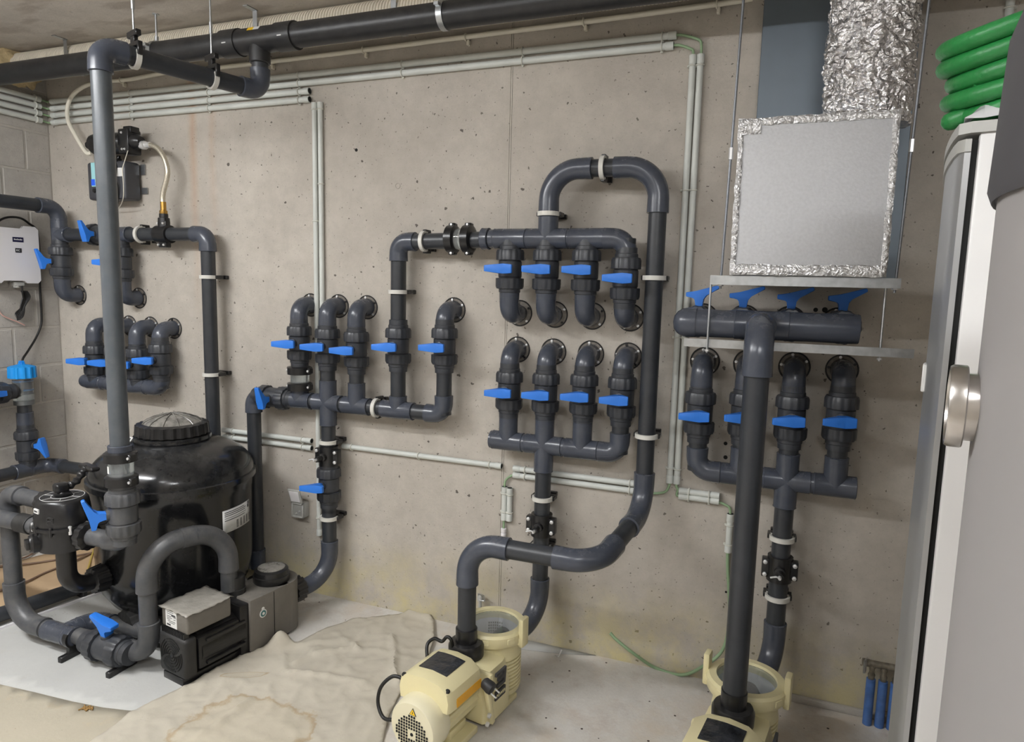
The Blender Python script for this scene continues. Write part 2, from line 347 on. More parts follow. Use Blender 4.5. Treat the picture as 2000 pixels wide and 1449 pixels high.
def valve(par, p, ax, hd, u, s=1., hs=1., mt=None, ho=0.):
    p = V(p); ax = V(ax).normalized(); mt = mt or M_VALVE; b = B(); r = R63*s
    b.lathe(p, ax, [(-.108*s, r*1.20), (-.088*s, r*1.22), (-.086*s, r*1.30), (-.03*s, r*1.36), (-.028*s, r*1.42), (.028*s, r*1.42), (.03*s, r*1.36), (.086*s, r*1.30), (.088*s, r*1.22), (.108*s, r*1.20)], 28)
    hd = V(hd).normalized(); b.lathe(p, hd, [(0, .020*s), (.050*s+ho, .020*s), (.051*s+ho, .017*s)], 16)
    v = build(b, 'ball_valve', mt, par)
    for sg in (-1, 1):
        b = B(); b.lathe(p+ax*sg*.054*s, ax*sg, [(-.021*s, r*1.5), (-.020*s, r*1.70), (.010*s, r*1.70), (.019*s, r*1.58), (.021*s, r*1.25)], ribs=14, ribd=.0022*s); build(b, 'union_nut', mt, v)
    handle(v, p+hd*(.046*s+ho), hd, u, hs*.84)
    return v
def seal(par, x, z, y=0., axd=-1):
    o = V((x, y, z)); b = B(); b.lathe(o, -ey, [(-.004, .049), (.0012, .049), (.0012, .001)], 28); s = build(b, 'wall_seal', M_SEAL, par)
    b = B(); b.tube([o+V((math.cos(a)*.050, -.002, math.sin(a)*.050)) for a in [i*math.pi/16 for i in range(32)]], .0028, 6, closed=True); build(b, 'seal_ring', M_BLACKM, s)
    for a in (.5, 1.75, 3.0, 4.25, 5.5):
        b = B(); b.lathe(o+V((math.cos(a)*.043, 0, math.sin(a)*.043)), -ey, [(0, .005), (.006, .005), (.0065, .003)], 8); build(b, 'bolt', M_BLACK if random.random() < .4 else M_BOLT, s)
def wall_elbow(par, x, z, d, dirv, R=.045):
    """elbow out of the wall turning along dirv"""
    seal(par, x, z); pipe(par, (x, .01, z), (x, -d+R, z)); elbow(par, (x, -d, z), ey, dirv, R, sock=.036)
    # the socket towards the wall is short
def clamp(par, p, ax, back=ey, r=R63, dist=.085):
    p = V(p); ax = V(ax).normalized(); back = V(back).normalized(); sd = ax.cross(back)
    b = B(); path = [p+(-back*math.cos(a)+sd*math.sin(a))*(r+.006) for a in [math.radians(-115+230*i/18) for i in range(19)]]
    rings = []
    for q in path:
        rad = (q-p).normalized(); rings.append([q+rad*u*.004+ax*w*.008 for u, w in ((-1, -1), (1, -1), (1, 1), (-1, 1))])
    b.rings(rings); c = build(b, 'pipe_clamp', M_STRAP, par)
    b = B(); L = dist; R = Matrix((ax, sd, back)).transposed()
    b.box(p+back*(L-.012), (.018, .075, .020), R, .002, 1); b.box(p+back*(r+.006), (.016, .082, .016), R, .002, 1)
    for s in (-1, 1): b.box(p+back*(r*.55+.004)+sd*s*(r+.010), (.016, .012, .045), R, .002, 1)
    if L-r > .03: b.box(p+back*(r+L)/2, (.014, .03, L-r), R, .001, 1)
    build(b, 'clamp_bracket', M_BLACK, c, label='black plastic bracket')
def saddle(par, p, side=-1, tap=True):
    p = V(p); b = B()
    b.lathe(p, ez, [(-.045, R63*1.12), (-.044, R63*1.34), (.044, R63*1.34), (.045, R63*1.12)], 24)
    b.box(p+V((0, -.004, 0)), (.118, .034, .066), None, .004); s = build(b, 'saddle_clamp', M_BLACK, par, label='black plastic clamp saddle')
    for i in (-1, 1):
        for j in (-1, 1):
            b = B(); b.lathe(p+V((i*.048, -.021, j*.022)), -ey, [(0, .0075), (.006, .0075), (.008, .004)], 8); build(b, 'bolt', M_BOLT, s)
    if tap:
        b = B(); b.lathe(p+V((0, -R63, 0)), -ey, [(0, .02), (.022, .018), (.024, .012), (.055, .012), (.056, .008)], 14); build(b, 'nozzle', M_BLACK, s)
        b = B(); q = p+V((0, -.086, 0)); b.lathe(q, -ey, [(0, .006), (.012, .0065), (.02, .004)], 8); b.tube([q+V((0, -.008, 0)), q+V((-.012, -.012, .004)), q+V((-.03, -.012, -.002))], .0035, 8); build(b, 'drain_screw', M_BOLT, s)
def sight(par, p, ax, gap=.066):
    """clear tube between two bolted black rings"""
    p = V(p); ax = V(ax).normalized(); b = B(); b.lathe(p, ax, [(-gap*.6, R63*1.3), (gap*.6, R63*1.3)], 28); b.lathe(p, ax, [(-gap*.6, R63*1.14), (gap*.6, R63*1.14)], 28)
    sgt = build(b, 'sight_glass', M_CLEAR, par, label='clear sight glass tube')
    sd = V((0, 1, 0)).cross(ax).normalized() if abs(ax.y) < .9 else ex
    for s in (-1, 1):
        c = p+ax*s*gap*.72; b = B(); b.lathe(c, ax, [(-.018, R63*1.35), (-.017, R63*1.72), (.013, R63*1.72), (.018, R63*1.45), (.019, R63*1.1)], 24)
        R = Matrix((ax, sd, ax.cross(sd))).transposed()
        for k in (-1, 1): b.box(c+sd*k*R63*1.68, (.028, .018, .03), R, .004, 1)
        rg = build(b, 'clamp_ring', M_BLACK, sgt)
        for k in (-1, 1):
            b = B(); b.lathe(c+sd*k*R63*1.75+V((0, -.015, 0)), -ey, [(0, .005), (.004, .005), (.005, .002)], 8); build(b, 'bolt', M_BOLT, rg)
def column(par, x, zhole, d, zv, zend, up=True, us=ex, hd=-ey, R=.045, tilt=0, gap=None):
    """wall outlet at (x, zhole), pipe running down (up=False: hole below the valve) to zend with a ball valve at zv"""
    dirv = -ez if up else ez
    wall_elbow(par, x, zhole, d, dirv, R)
    pipe(par, (x, -d, zhole-R if up else zhole+R), (x, -d, zend), gap=gap and ((x, -d, gap), .022)); valve(par, (x, -d, zv), ez, V(hd)+V((tilt, 0, 0)), us)
# ------------------------------------------------------------------ A2: lower left manifold of four valves
D2 = .085
mf = thing('valve_manifold', 'grey manifold of four blue-handled valves on the wall above the black filter tank', 'manifold', (-3.0, -D2, 1.0))
zh2 = Z(230, 750, D2)
cols = [-3.236, -3.086, -2.937, -2.783]; xe2 = cols[-1]
for i, x in enumerate(cols):
    zv = Z(*((191, 703), (232, 706), (276, 710), (321, 702))[i], D2)
    column(mf, x, 1.226, D2, zv, zh2, us=ex)
    if i < 3: tee(mf, (x, -D2, zh2), ex, ez, .11, .055)
x0 = X(168, 745, D2); pipe(mf, (x0, -D2, zh2), (xe2-.04, -D2, zh2), R63*1.12, M_FIT, 'header_pipe')
b = B(); b.lathe((x0, -D2, zh2), -ex, [(0, R63*1.12), (.012, R63*1.02), (.018, R63*.6), (.019, .001)], 24); build(b, 'end_cap', M_FIT, mf)
elbow(mf, (xe2, -D2, zh2), ez, -ex, .045)
# ------------------------------------------------------------------ A1: upper left collector
D1 = .09
mf = thing('pipe_collector', 'grey pipework with three blue valves turning down behind the filter tank, left end of wall', 'pipework', (-3.2, -D1, .8))
x1, x2 = -3.439, -3.010; xr = X(407, 520, D1); zt = Z(250, 458, D1); ztop = Z(118, 405, D1)
run(mf, [(x1, -1.25, ztop), (x1, -D1, ztop), (x1, -D1, zt)], [.06])
pipe(mf, (x1, -D1, zt), (x1, -D1, 1.372+.045)); tee(mf, (x1, -D1, zt), ez, ex, .15, .07)
wall_elbow(mf, x1, 1.372, D1, ez); valve(mf, (x1, -D1, Z(130, 511, D1)), ez, V((-.25, -1, 0)), -ez)
pipe(mf, (x1, -D1, zt), (xr-.04, -D1, zt)); tee(mf, (x2, -D1, zt), ex, -ez, .13, .075)
valve(mf, (X(198, 457, D1), -D1, zt), ex, -ey, -ez); pipe(mf, (x2, -D1, zt), (x2, -D1, 1.372+.045)); wall_elbow(mf, x2, 1.369, D1, ez); valve(mf, (x2, -D1, Z(252, 514, D1)), ez, -ey, ex)
clamp(mf, (X(276, 459, D1), -D1, zt), ex)
elbow(mf, (xr, -D1, zt), -ex, -ez, .045); pipe(mf, (xr, -D1, zt-.04), (xr, -D1, .25))
clamp(mf, (xr, -D1, Z(408, 541, D1)), ez, dist=D1); clamp(mf, (xr, -D1, Z(416, 731, D1)), ez, dist=D1); clamp(mf, (xr, -D1, .42), ez, dist=D1)
elbow(mf, (xr, -D1, .2), ez, -ey, .05)
pipe(mf, (xr, -D1-.05, .2), (xr, -.2, .2))
xs = X(321, 456, D1); b = B(); b.lathe((xs, -D1, zt), ex, [(-.04, R63*1.1), (-.039, R63*1.33), (.039, R63*1.33), (.04, R63*1.1)], 24); b.box((xs, -D1, zt), (.05, .03, .125), None, .004); b.lathe((xs, -D1, zt), ez, [(0, .028), (.075, .026), (.078, .02), (.095, .02)], 16)
sdl = build(b, 'saddle_clamp', M_BLACK, mf)
for i in (-1, 1):
    for j in (-1, 1):
        b = B(); b.lathe((xs+i*.017, -D1-.018, zt+j*.05), -ey, [(0, .005), (.007, .005)], 8); build(b, 'bolt', M_BOLT, sdl)
# flexible hose from the saddle to the injector
ih = W(265, 282, .09)
hose = thing('braided_hose', 'braided steel flexible hose curving from the black injector down to the pipe saddle', 'hose', (xs, -D1, zt+.09))
p0 = V((xs, -D1, zt+.10)); p3 = W(290, 283, .09)
P = [p0, p0+V((0, 0, .03)), V((xs, -D1, Z(326, 380, D1))), W(327, 340, .09), W(322, 312, .09), W(311, 293, .09), W(300, 285, .09), p3]
def spline(P, n=8):
    P = [V(p) for p in P]; out = []
    for i in range(len(P)-1):
        a = P[max(i-1, 0)]; b_ = P[i]; c = P[i+1]; d = P[min(i+2, len(P)-1)]
        for k in range(n):
            t = k/n; out.append(.5*((2*b_)+(c-a)*t+(2*a-5*b_+4*c-d)*t*t+(3*b_-a-3*c+d)*t**3))
    return out+[P[-1]]
b = B(); b.tube(spline(P), .0115, 14); build(b, 'hose', M_BRAID, hose)
b = B(); b.lathe(p0+V((0, 0, -.02)), ez, [(0, .012), (.012, .018), (.03, .018), (.032, .013), (.07, .0135)], 12); build(b, 'ferrule', M_BRASS, hose)
b = B(); b.lathe(p3+V((.012, 0, 0)), -ex, [(0, .0135), (.03, .014), (.032, .02), (.05, .02), (.052, .014), (.065, .014)], 12); build(b, 'ferrule', M_BOLT, hose)
# injector
z_ = Z(225, 280, .09); xa = X(172, 278, .09); xb = X(272, 282, .09); L_ = xb-xa
inj = thing('inline_injector', 'black cylindrical inline filter mounted on the wall behind the tall grey pipe', 'filter', ((xa+xb)/2, -.09, z_-.06))
b = B(); b.lathe((xa, -.09, z_), ex, [(0, .018), (.035, .018), (.036, .03), (.05, .048), (.08, .052), (L_*.72, .048), (L_*.74, .042)], 24); build(b, 'body', M_BLACK, inj)
b = B(); b.box((xa+L_*.82, -.09, z_), (L_*.2, .075, .115), None, .008); b.box((xa+L_*.86, -.09, z_+.055), (.05, .05, .03), None, .004); b.lathe((xa+L_*.9, -.09, z_), ex, [(0, .035), (.03, .035), (.05, .022)], 16); head = build(b, 'head', M_BLACK, inj)
for i, j in ((0, 1), (1, -1), (0, -1)):
    b = B(); b.lathe((xa+L_*(.8+.05*i), -.128, z_+j*.038), -ey, [(0, .006), (.004, .004)], 8); build(b, 'bolt', M_BOLT, head)
b = B(); b.box((xa+L_*.5, -.022, z_), (.08, .044, .05), None, .003); build(b, 'wall_bracket', M_BLACKM, inj)
# white flexible tube along the wall and down into the injector
wt = thing('white_tube', 'white plastic tube running under the black ceiling pipe and looping down to the injector', 'tube', W(600, 150, .025))
P = [W(182, 290, .09), W(168, 283, .085), W(146, 262, .07), W(133, 235, .06), W(132, 208, .05), W(142, 186, .045), W(162, 170, .035), W(190, 161, .03), W(225, 158, .025), W(260, 154, .022), W(330, 141, .022), W(380, 137, .022), W(533, 120, .022), W(710, 98, .022), W(910, 72, .022), W(1140, 43, .022), W(1400, 8, .022), W(1470, -3, .022)]
P[0] = V((xa+.02, -.09, z_-.035)); P[1] = V((xa-.02, -.088, z_-.032))
b = B(); b.tube(spline(P, 6), .0098, 12); build(b, 'tube', M_WHITEH, wt)
for px, py in ((237, 157), (527, 121), (710, 98), (910, 73), (1140, 43), (1400, 8)):
    c = W(px, py, .022); b = B(); b.tube([c+V((.0, -math.cos(a)*.0125, math.sin(a)*.0125)) for a in [i*math.pi/8 for i in range(16)]], .0032, 6, closed=True); b.box(c+V((.006, .012, -.018)), (.012, .018, .02), None, .002, 1); build(b, 'tube_clip', M_WHITEH, wt)
# ------------------------------------------------------------------ A3: centre manifold
D3 = .085
mf = thing('valve_manifold', 'grey manifold with seven blue valves and a transparent union, feeding the grey pump', 'manifold', (-1.6, -D3, 1.0))
cx = [-1.954, -1.804, -1.656]; c4 = X(778, 620, D3); c5 = -1.236
zL = Z(553, 780, D3); zR = Z(866, 807, D3); zh3 = (zL+zR)/2; xl = X(497, 850, D3)
hx = lambda x: zh3
for i, (x, vy) in enumerate(zip(cx, (673, 675, 678))):
    column(mf, x, 1.369, D3, Z(640, vy, D3), zh3, us=ex, gap=Z(592, 739, D3) if i == 0 else None)
sight(mf, (cx[0], -D3, Z(592, 739, D3)), ez, .05)
tee(mf, (cx[0], -D3, zh3), ex, ez, .13, .06); tee(mf, (cx[1], -D3, zh3), ex, ez, .14, .10, both=True); tee(mf, (cx[2], -D3, zh3), ex, ez, .13, .10)
column(mf, c5, 1.372, D3, Z(868, 676, D3), zh3, us=ex); elbow(mf, (c5, -D3, zh3), ez, -ex)
tee(mf, (c4, -D3, zh3), ex, ez, .15, .06); zt4 = Z(778, 472, D3)
pipe(mf, (c4, -D3, zh3), (c4, -D3, zt4-.04)); valve(mf, (c4, -D3, Z(778, 675, D3)), ez, -ey, ex)
clamp(mf, (c4, -D3, Z(778, 570, D3)), ez); elbow(mf, (c4, -D3, zt4), -ez, ex)
pipe(mf, (xl+.04, -D3, zh3), (c5-.04, -D3, zh3)); valve(mf, (X(536, 780, D3), -D3, zh3), ex, -ey, -ez)
clamp(mf, (X(736, 797, D3), -D3, zh3), ex)
elbow(mf, (xl, -D3, zh3), ex, -ez); pipe(mf, (xl, -D3, zh3-.04), (xl, -D3, .12)); sleeve(mf, (xl, -D3, .16), ez, .09); sleeve(mf, (xl, -D3, .03), ez, .06, k=1.5, mt=M_BLACKM, name='floor_collar')
xd = cx[1]
pipe(mf, (xd, -D3, zh3), (xd, -D3, .45)); clamp(mf, (xd, -D3, Z(647, 863, D3)), ez); clamp(mf, (xd, -D3, Z(647, 1011, D3)), ez)
saddle(mf, (xd, -D3, Z(647, 890, D3))); valve(mf, (xd, -D3, Z(646, 945, D3)), ez, V((-.12, -1, 0)), ex)
PIN = V((-1.895, -.30, .135))       # grey pump inlet
kb = V((xd, -D3, .135)); dirp = (PIN-kb).normalized()
pipe(mf, (xd, -D3, .46), (xd, -D3, .28)); elbow(mf, kb, ez, dirp, .13, sock=.05); pipe(mf, kb+dirp*.12, PIN-dirp*.03)
# link to the upper manifold
D4 = .12
zlink = zt4; xg = X(900, 470, .1)
pA = V((c4+.04, -D3, zlink)); pB = V((xg, -.10, Z(900, 470, .1)))
pipe(mf, pA, pB+V((-.022, 0, 0))); clamp(mf, pA.lerp(pB, .33), (pB-pA), dist=.09)
# ------------------------------------------------------------------ A4: upper middle manifold with pipe loop to the pump
mf = thing('valve_manifold', 'grey manifold of four downward valves with a tall arched pipe to the middle pump', 'manifold', (-.75, -D4, .6))
zh4 = Z(1065, 466, D4); xs4 = [-.945, -.798, -.648, -.502]
sx4 = [x+.0 for x in xs4]
for i, x in enumerate(sx4):
    zv = Z(1065, 527, D4) if i < 3 else Z(1217, 544, D4)
    column(mf, x, 1.370, D4, zv, zh4, up=False, us=ex)
    if i in (0, 2): tee(mf, (x, -D4, zh4), ex, -ez, .13, .055)
    if i == 1: tee(mf, (x, -D4, zh4), ex, ez, .16, .08, both=True)
elbow(mf, (sx4[3], -D4, zh4), -ez, -ex, .05)
pipe(mf, (X(958, 469, D4), -D4, zh4), (sx4[3]-.04, -D4, zh4), R63*1.12, M_FIT, 'header_pipe')
pipe(mf, pB+V((.022, 0, 0)), (X(960, 469, D4)+.02, -D4, zh4)); sight(mf, (xg, -.10, zh4), ex, .048); sleeve(mf, (X(950, 469, .11), -.113, zh4), ex, .03, k=1.3)
xr4 = sx4[1]; zU = Z(1165, 328, D4); xR = X(1276, 620, .09)
pipe(mf, (xr4, -D4, zh4), (xr4, -D4, zU-.1)); clamp(mf, (xr4, -D4, Z(1069, 418, D4)), ez, dist=D4)
DR = .095
elbow(mf, (xr4, -D4, zU), -ez, ex, .11, sock=.05); elbow(mf, (xR, -D4+.01, zU), -ex, -ez, .11, sock=.05)
pipe(mf, (xr4+.1, -D4, zU), (xR-.1, -D4+.01, zU)); clamp(mf, ((xr4+xR)/2, -D4, zU), ex, dist=D4)
# the long drop and the run out to the middle pump
NUT = V((-.914, -.53, .215)); zrun = W(1020, 1077, .53).z; yrun = -.53
xq = W(1150, 1085, .53).x+.03; zq = Z(1258, 985, .1)
P = [V((xR, -D4+.01, zU-.1)), V((xR, -D4+.01, .775)), V((xR, -D4+.01, .665)), V((xq, yrun, zrun)), V((NUT.x, yrun, zrun)), V((NUT.x, NUT.y, NUT.z+.03))]
run(mf, [P[0], P[2], P[3], P[4], P[5]], [.115, .115, .105])
clamp(mf, (xR, -D4+.01, Z(1283, 543, .1)), ez, dist=D4-.01); clamp(mf, (xR, -D4+.01, Z(1266, 850, .1)), ez, dist=D4-.01)
# ------------------------------------------------------------------ A5: lower middle manifold
D5 = .085
mf = thing('valve_manifold', 'grey manifold of four upright valves left of the long vertical pipe, feeding the middle pump', 'manifold', (-.75, -D5, .9))
zh5 = (Z(959.5, 859, D5)+Z(1167, 879, D5))/2; x5 = [-.950, -.799, -.648, -.503]
for i, x in enumerate(x5):
    column(mf, x, 1.224, D5, Z(*((996, 762), (1066, 766), (1140, 769), (1213, 775))[i], D5), zh5, us=ex)
    if i in (0, 2): tee(mf, (x, -D5, zh5), ex, ez, .13, .115)
    if i == 1: tee(mf, (x, -D5, zh5), ex, ez, .15, .105, both=True)
elbow(mf, (x5[3], -D5, zh5), ez, -ex)
x0 = X(959, 859, D5); pipe(mf, (x0, -D5, zh5), (x5[3]-.04, -D5, zh5), R63*1.12, M_FIT, 'header_pipe')
xd = x5[1]; INM = V((-.860, -.275, .155)); kb = V((xd, -D5, .15)); dp = (INM-kb).normalized()
pipe(mf, (xd, -D5, zh5), (xd, -D5, .3)); clamp(mf, (xd, -D5, Z(1063, 973, D5)), ez); saddle(mf, (xd, -D5, Z(1061, 1024, D5))); clamp(mf, (xd, -D5, Z(1061, 1068, D5)), ez)
elbow(mf, kb, ez, dp, .12, sock=.05); pipe(mf, kb+dp*.11, INM)
# ------------------------------------------------------------------ A7: lower right manifold
D7 = .085
mf = thing('valve_manifold', 'grey manifold of four upright valves below the hanging rail at the right', 'manifold', (0, -D7, .9))
zh7 = (Z(1423, 925, D7)+Z(1671, 953, D7))/2; x7 = [-.222, -.072, .079, .229]
for i, x in enumerate(x7):
    column(mf, x, 1.222, D7, Z(*((1364, 805), (1450, 808), (1538, 814), (1633, 815))[i], D7), zh7, us=ex)
    if i in (1, 3): tee(mf, (x, -D7, zh7), ex, ez, .13, .10)
    if i == 2: tee(mf, (x, -D7, zh7), ex, ez, .15, .095, both=True)
elbow(mf, (x7[0], -D7, zh7), ez, ex, .05)
pipe(mf, (x7[0]+.04, -D7, zh7), (X(1671, 953, D7), -D7, zh7), R63*1.12, M_FIT, 'header_pipe')
xd = x7[2]; kb = V((xd, -D7, .15)); INR = V((.008, -.285, .155)); dp = (INR-kb).normalized()
pipe(mf, (xd, -D7, zh7), (xd, -D7, .3)); clamp(mf, (xd, -D7, Z(1523, 1050, D7)), ez); saddle(mf, (xd, -D7, Z(1519, 1108, D7))); clamp(mf, (xd, -D7, Z(1517, 1165, D7)), ez)
elbow(mf, kb, ez, dp, .12, sock=.05); pipe(mf, kb+dp*.11, INR)
# ------------------------------------------------------------------ A6: upper right header on the hanging rail, drop to right pump
DH = .30; RH = .044
mf = thing('valve_manifold', 'thick grey header pipe on a hanging rail with four valves and a long drop pipe', 'manifold', (0, -DH, 1.2))
zh6 = (Z(1345, 629, DH)+Z(1677, 644, DH))/2; xa6 = X(1342, 629, DH); xb6 = X(1678, 644, DH)
b = B(); b.tube([(xa6, -DH, zh6), (xb6-.004, -DH, zh6), (xb6, -DH, zh6)], [RH, RH, RH*.97], 28); build(b, 'header_pipe', M_FIT, mf)
b = B(); b.lathe((xa6+.03, -DH, zh6), -ex, [(0, RH*1.06), (.03, RH*1.08), (.045, RH*1.02), (.06, RH*.8), (.07, RH*.5), (.074, .002)], 28); build(b, 'end_cap', M_FIT, mf)
for px, py in ((1364.5, 592), (1451, 595), (1546, 597), (1648, 601)):
    x = X(px, py, .18); seal(mf, x, zh6+.005); pipe(mf, (x, .01, zh6), (x, -DH, zh6)); valve(mf, (x, -.155, zh6), ey, ez, -ex, hs=1.08, ho=.0)
NUTR = V((-.033, -.545, .225)); xn = NUTR.x
tee(mf, (xn, -DH, zh6), ex, -ey, .16, .09, r=RH/1.19*1.02, rb=.036)
run(mf, [V((xn, -DH, zh6)), V((xn, -.545, zh6+.0)), V((xn, -.545, NUTR.z+.03))], [.085], r=.034, fm=M_FIT)
# ------------------------------------------------------------------ rails, rods (hanging frame)
fr = thing('strut_rail', 'galvanised strut rail carrying the foil box, hung on threaded rods', 'rail', (0, -.3, 1.5))
DRL = .36
a = W(1388, 545, DRL); c = W(1758, 550, DRL); zz = (a.z+c.z)/2
b = B(); b.box(((a.x+c.x)/2, -DRL, zz), (c.x-a.x, .036, .018), None, .001, 1); b.box(((a.x+c.x)/2, -DRL+.018, zz-.004), (c.x-a.x, .003, .028)); b.box(((a.x+c.x)/2, -DRL-.018, zz-.004), (c.x-a.x, .003, .028)); build(b, 'channel', M_ZINC, fr)
for px, top in ((1408, (1452, 0)), (1750, (1815, 0))):
    x = X(px, 540, DRL); b = B(); tpx = W(*top, DRL); tpx = V((x, -DRL, zz))+(tpx-V((x, -DRL, zz)))*((CEIL-zz)/(tpx.z-zz)); b.tube([(x, -DRL, zz-.03), tpx], .0038, 8); build(b, 'threaded_rod', M_ROD, fr); cq = V((x, -DRL, zz)).lerp(tpx, (Z(1430, 300, DRL)-zz)/(CEIL-zz))
    b = B(); b.lathe((x, -DRL, zz-.022), ez, [(0, .009), (.008, .009)], 6); build(b, 'nut', M_BOLT, fr); b = B(); b.lathe(cq, ez, [(-.017, .0068), (.017, .0068)], 6); build(b, 'coupling_nut', M_BOLT, fr)
fr2 = thing('strut_rail', 'longer galvanised rail under the thick grey header pipe, right end free', 'rail', (0, -.31, 1.3))
DR2 = .315; a = W(1338, 658, DR2); c = W(1784, 680, DR2); z2 = zh6-RH-.0155
b = B(); b.box(((a.x+c.x)/2, -DR2, z2), (c.x-a.x, .036, .016), None, .001, 1); b.box(((a.x+c.x)/2, -DR2-.018, z2-.002), (c.x-a.x, .003, .026)); build(b, 'channel', M_ZINC, fr2)
for px in (1386, 1730):
    x = X(px, 600, DR2+.03); b = B(); b.tube([(x, -DR2-.032 if px < 1500 else -DR2, z2-.03), (x, -DR2-.032 if px < 1500 else -DR2, zz-.012)], .0035, 8); build(b, 'threaded_rod', M_ZINC, fr2)
    b = B(); b.lathe((x, -DR2-.032 if px < 1500 else -DR2, z2-.026), ez, [(0, .007), (.006, .007)], 6); build(b, 'nut', M_BOLT, fr2)
# ------------------------------------------------------------------ foil box, flexible duct, sheet metal panel
def foil_mat(name, col, scale, strength, rough=.22, metal=1.):
    m = bpy.data.materials.new(name); m.use_nodes = True; nt = m.node_tree; b = nt.nodes['Principled BSDF']; N = nt.nodes.new; L = nt.links.new
    b.inputs['Metallic'].default_value = metal; b.inputs['Base Color'].default_value = col; b.inputs['Roughness'].default_value = rough
    g = N('ShaderNodeNewGeometry'); n = N('ShaderNodeTexNoise'); n.inputs['Scale'].default_value = scale*.4; n.inputs['Detail'].default_value = 3; L(g.outputs['Position'], n.inputs['Vector'])
    ad = N('ShaderNodeVectorMath'); ad.operation = 'MULTIPLY_ADD'; L(n.outputs['Color'], ad.inputs[0]); ad.inputs[1].default_value = (.06, .06, .06); L(g.outputs['Position'], ad.inputs[2])
    v = N('ShaderNodeTexVoronoi'); v.feature = 'DISTANCE_TO_EDGE'; v.inputs['Scale'].default_value = scale; L(ad.outputs[0], v.inputs['Vector'])
    n2 = N('ShaderNodeTexNoise'); n2.inputs['Scale'].default_value = scale*1.3; n2.inputs['Detail'].default_value = 5; L(ad.outputs[0], n2.inputs['Vector'])
    s = N('ShaderNodeMath'); s.operation = 'ADD'; L(v.outputs[0], s.inputs[0]); L(n2.outputs[0], s.inputs[1])
    bp = N('ShaderNodeBump'); bp.inputs['Strength'].default_value = strength; bp.inputs['Distance'].default_value = .02; L(s.outputs[0], bp.inputs['Height']); L(bp.outputs[0], b.inputs['Normal']); return m
M_FOIL = foil_mat('crinkled_foil', srgb(232, 232, 234), 34, .75, .2, .92)
M_TAPE = foil_mat('foil_tape', srgb(244, 244, 246), 60, .6, .3, .6)
M_BOARD = mat('foil_faced_board', srgb(196, 197, 200), .6, .15, var=.05, vscale=120, bump=.12, bscale=160)
zb0 = zz+.012; DB = .40
p00 = W(1421, 536, DB); p10 = W(1736, 541, DB); p01 = W(1447, 232, DB); p11 = W(1757, 210, DB)
xl0, xr0 = (p00.x+p01.x)/2, (p10.x+p11.x)/2; zt0 = (p01.z+p11.z)/2
bx = thing('foil_duct_box', 'silver foil-faced insulation box with foil-taped edges standing on the upper strut rail', 'box', ((xl0+xr0)/2, -.2, zb0))
wbx, hbx = xr0-xl0, zt0-zb0; cbx = V(((xl0+xr0)/2, -DB/2-.02, (zt0+zb0)/2)); DBX = DB-.06
b = B(); b.box(cbx, (wbx, DBX, hbx), None, .006); build(b, 'board_body', M_BOARD, bx)
yf = cbx.y-DBX/2
def tape(x0, z0, x1, z1, w):
    b = B(); n = 24; vs = []; fs = []
    d = V((x1-x0, 0, z1-z0)); t = d.normalized(); s = V((t.z, 0, -t.x))
    for i in range(n+1):
        c = V((x0, yf-.0022, z0))+d*i/n
        for k in (-1, 1): vs.append(c+s*(k*w/2+random.uniform(-.002, .002))+V((0, random.uniform(-.0015, .0005), 0)))
    fs = [(2*i, 2*i+1, 2*i+3, 2*i+2) for i in range(n)]; b.add(vs, fs); o = build(b, 'foil_tape', M_TAPE, bx); o.modifiers.new('t', 'SOLIDIFY').thickness = .0008
e_ = .011
tape(xl0, zt0-e_, xr0, zt0-e_, .022); tape(xl0+e_*.7, zb0, xl0+e_*.7, zt0, .016); tape(xr0-e_*.7, zb0, xr0-e_*.7, zt0, .018); tape(xl0, zb0+.016, xr0, zb0+.016, .032); tape(xl0, zt0-.025, xl0+.062, zt0-.025, .042)
# duct
dct = thing('foil_duct', 'crinkled aluminium foil flexible duct rising from the foil box to the ceiling', 'duct', (0, -.2, zt0))
xd0 = X(1700, 120, .22); rd = .118; n = 110; k = 130; R = []
for i in range(k+1):
    z = zt0-.004+(CEIL-zt0-.002)*i/k; ring = []
    for j in range(n):
        a = 2*math.pi*j/n; q = V((math.cos(a)*3, math.sin(a)*3, z*14)); rr = rd+.010*noise.noise(q)+.008*noise.noise(q*2.3+V((3, 1, 7)))+.007*noise.noise(V((q.x*2.5, q.y*2.5, z*90)))+.004*noise.noise(V((q.x*7, q.y*7, z*130)))
        ring.append(V((xd0+math.cos(a)*rr, -.215+math.sin(a)*rr*.8, z)))
    R.append(ring)
b = B(); b.rings(R); build(b, 'duct_skin', M_FOIL, dct, angle=25)
# sheet metal panel behind
xp0 = X(1485, 120, .02); xp1 = X(1790, 120, .02)
pn = B(); pn.box(((xp0+xp1)/2, -.018, (zb0-.01+CEIL)/2), (xp1-xp0, .036, CEIL-zb0+.008), None, .002, 1); build(pn, 'sheet_metal_panel', M_SLATE, label='slate grey sheet metal panel on the wall behind the foil duct and box', cat='panel')
# bracket beside the duct
q = W(1765, 200, .12); b = B(); b.box(q+V((0, .04, .03)), (.004, .10, .10)); b.box(q+V((0, .04, -.022)), (.02, .10, .004)); build(b, 'angle_bracket', M_ZINC, bx)
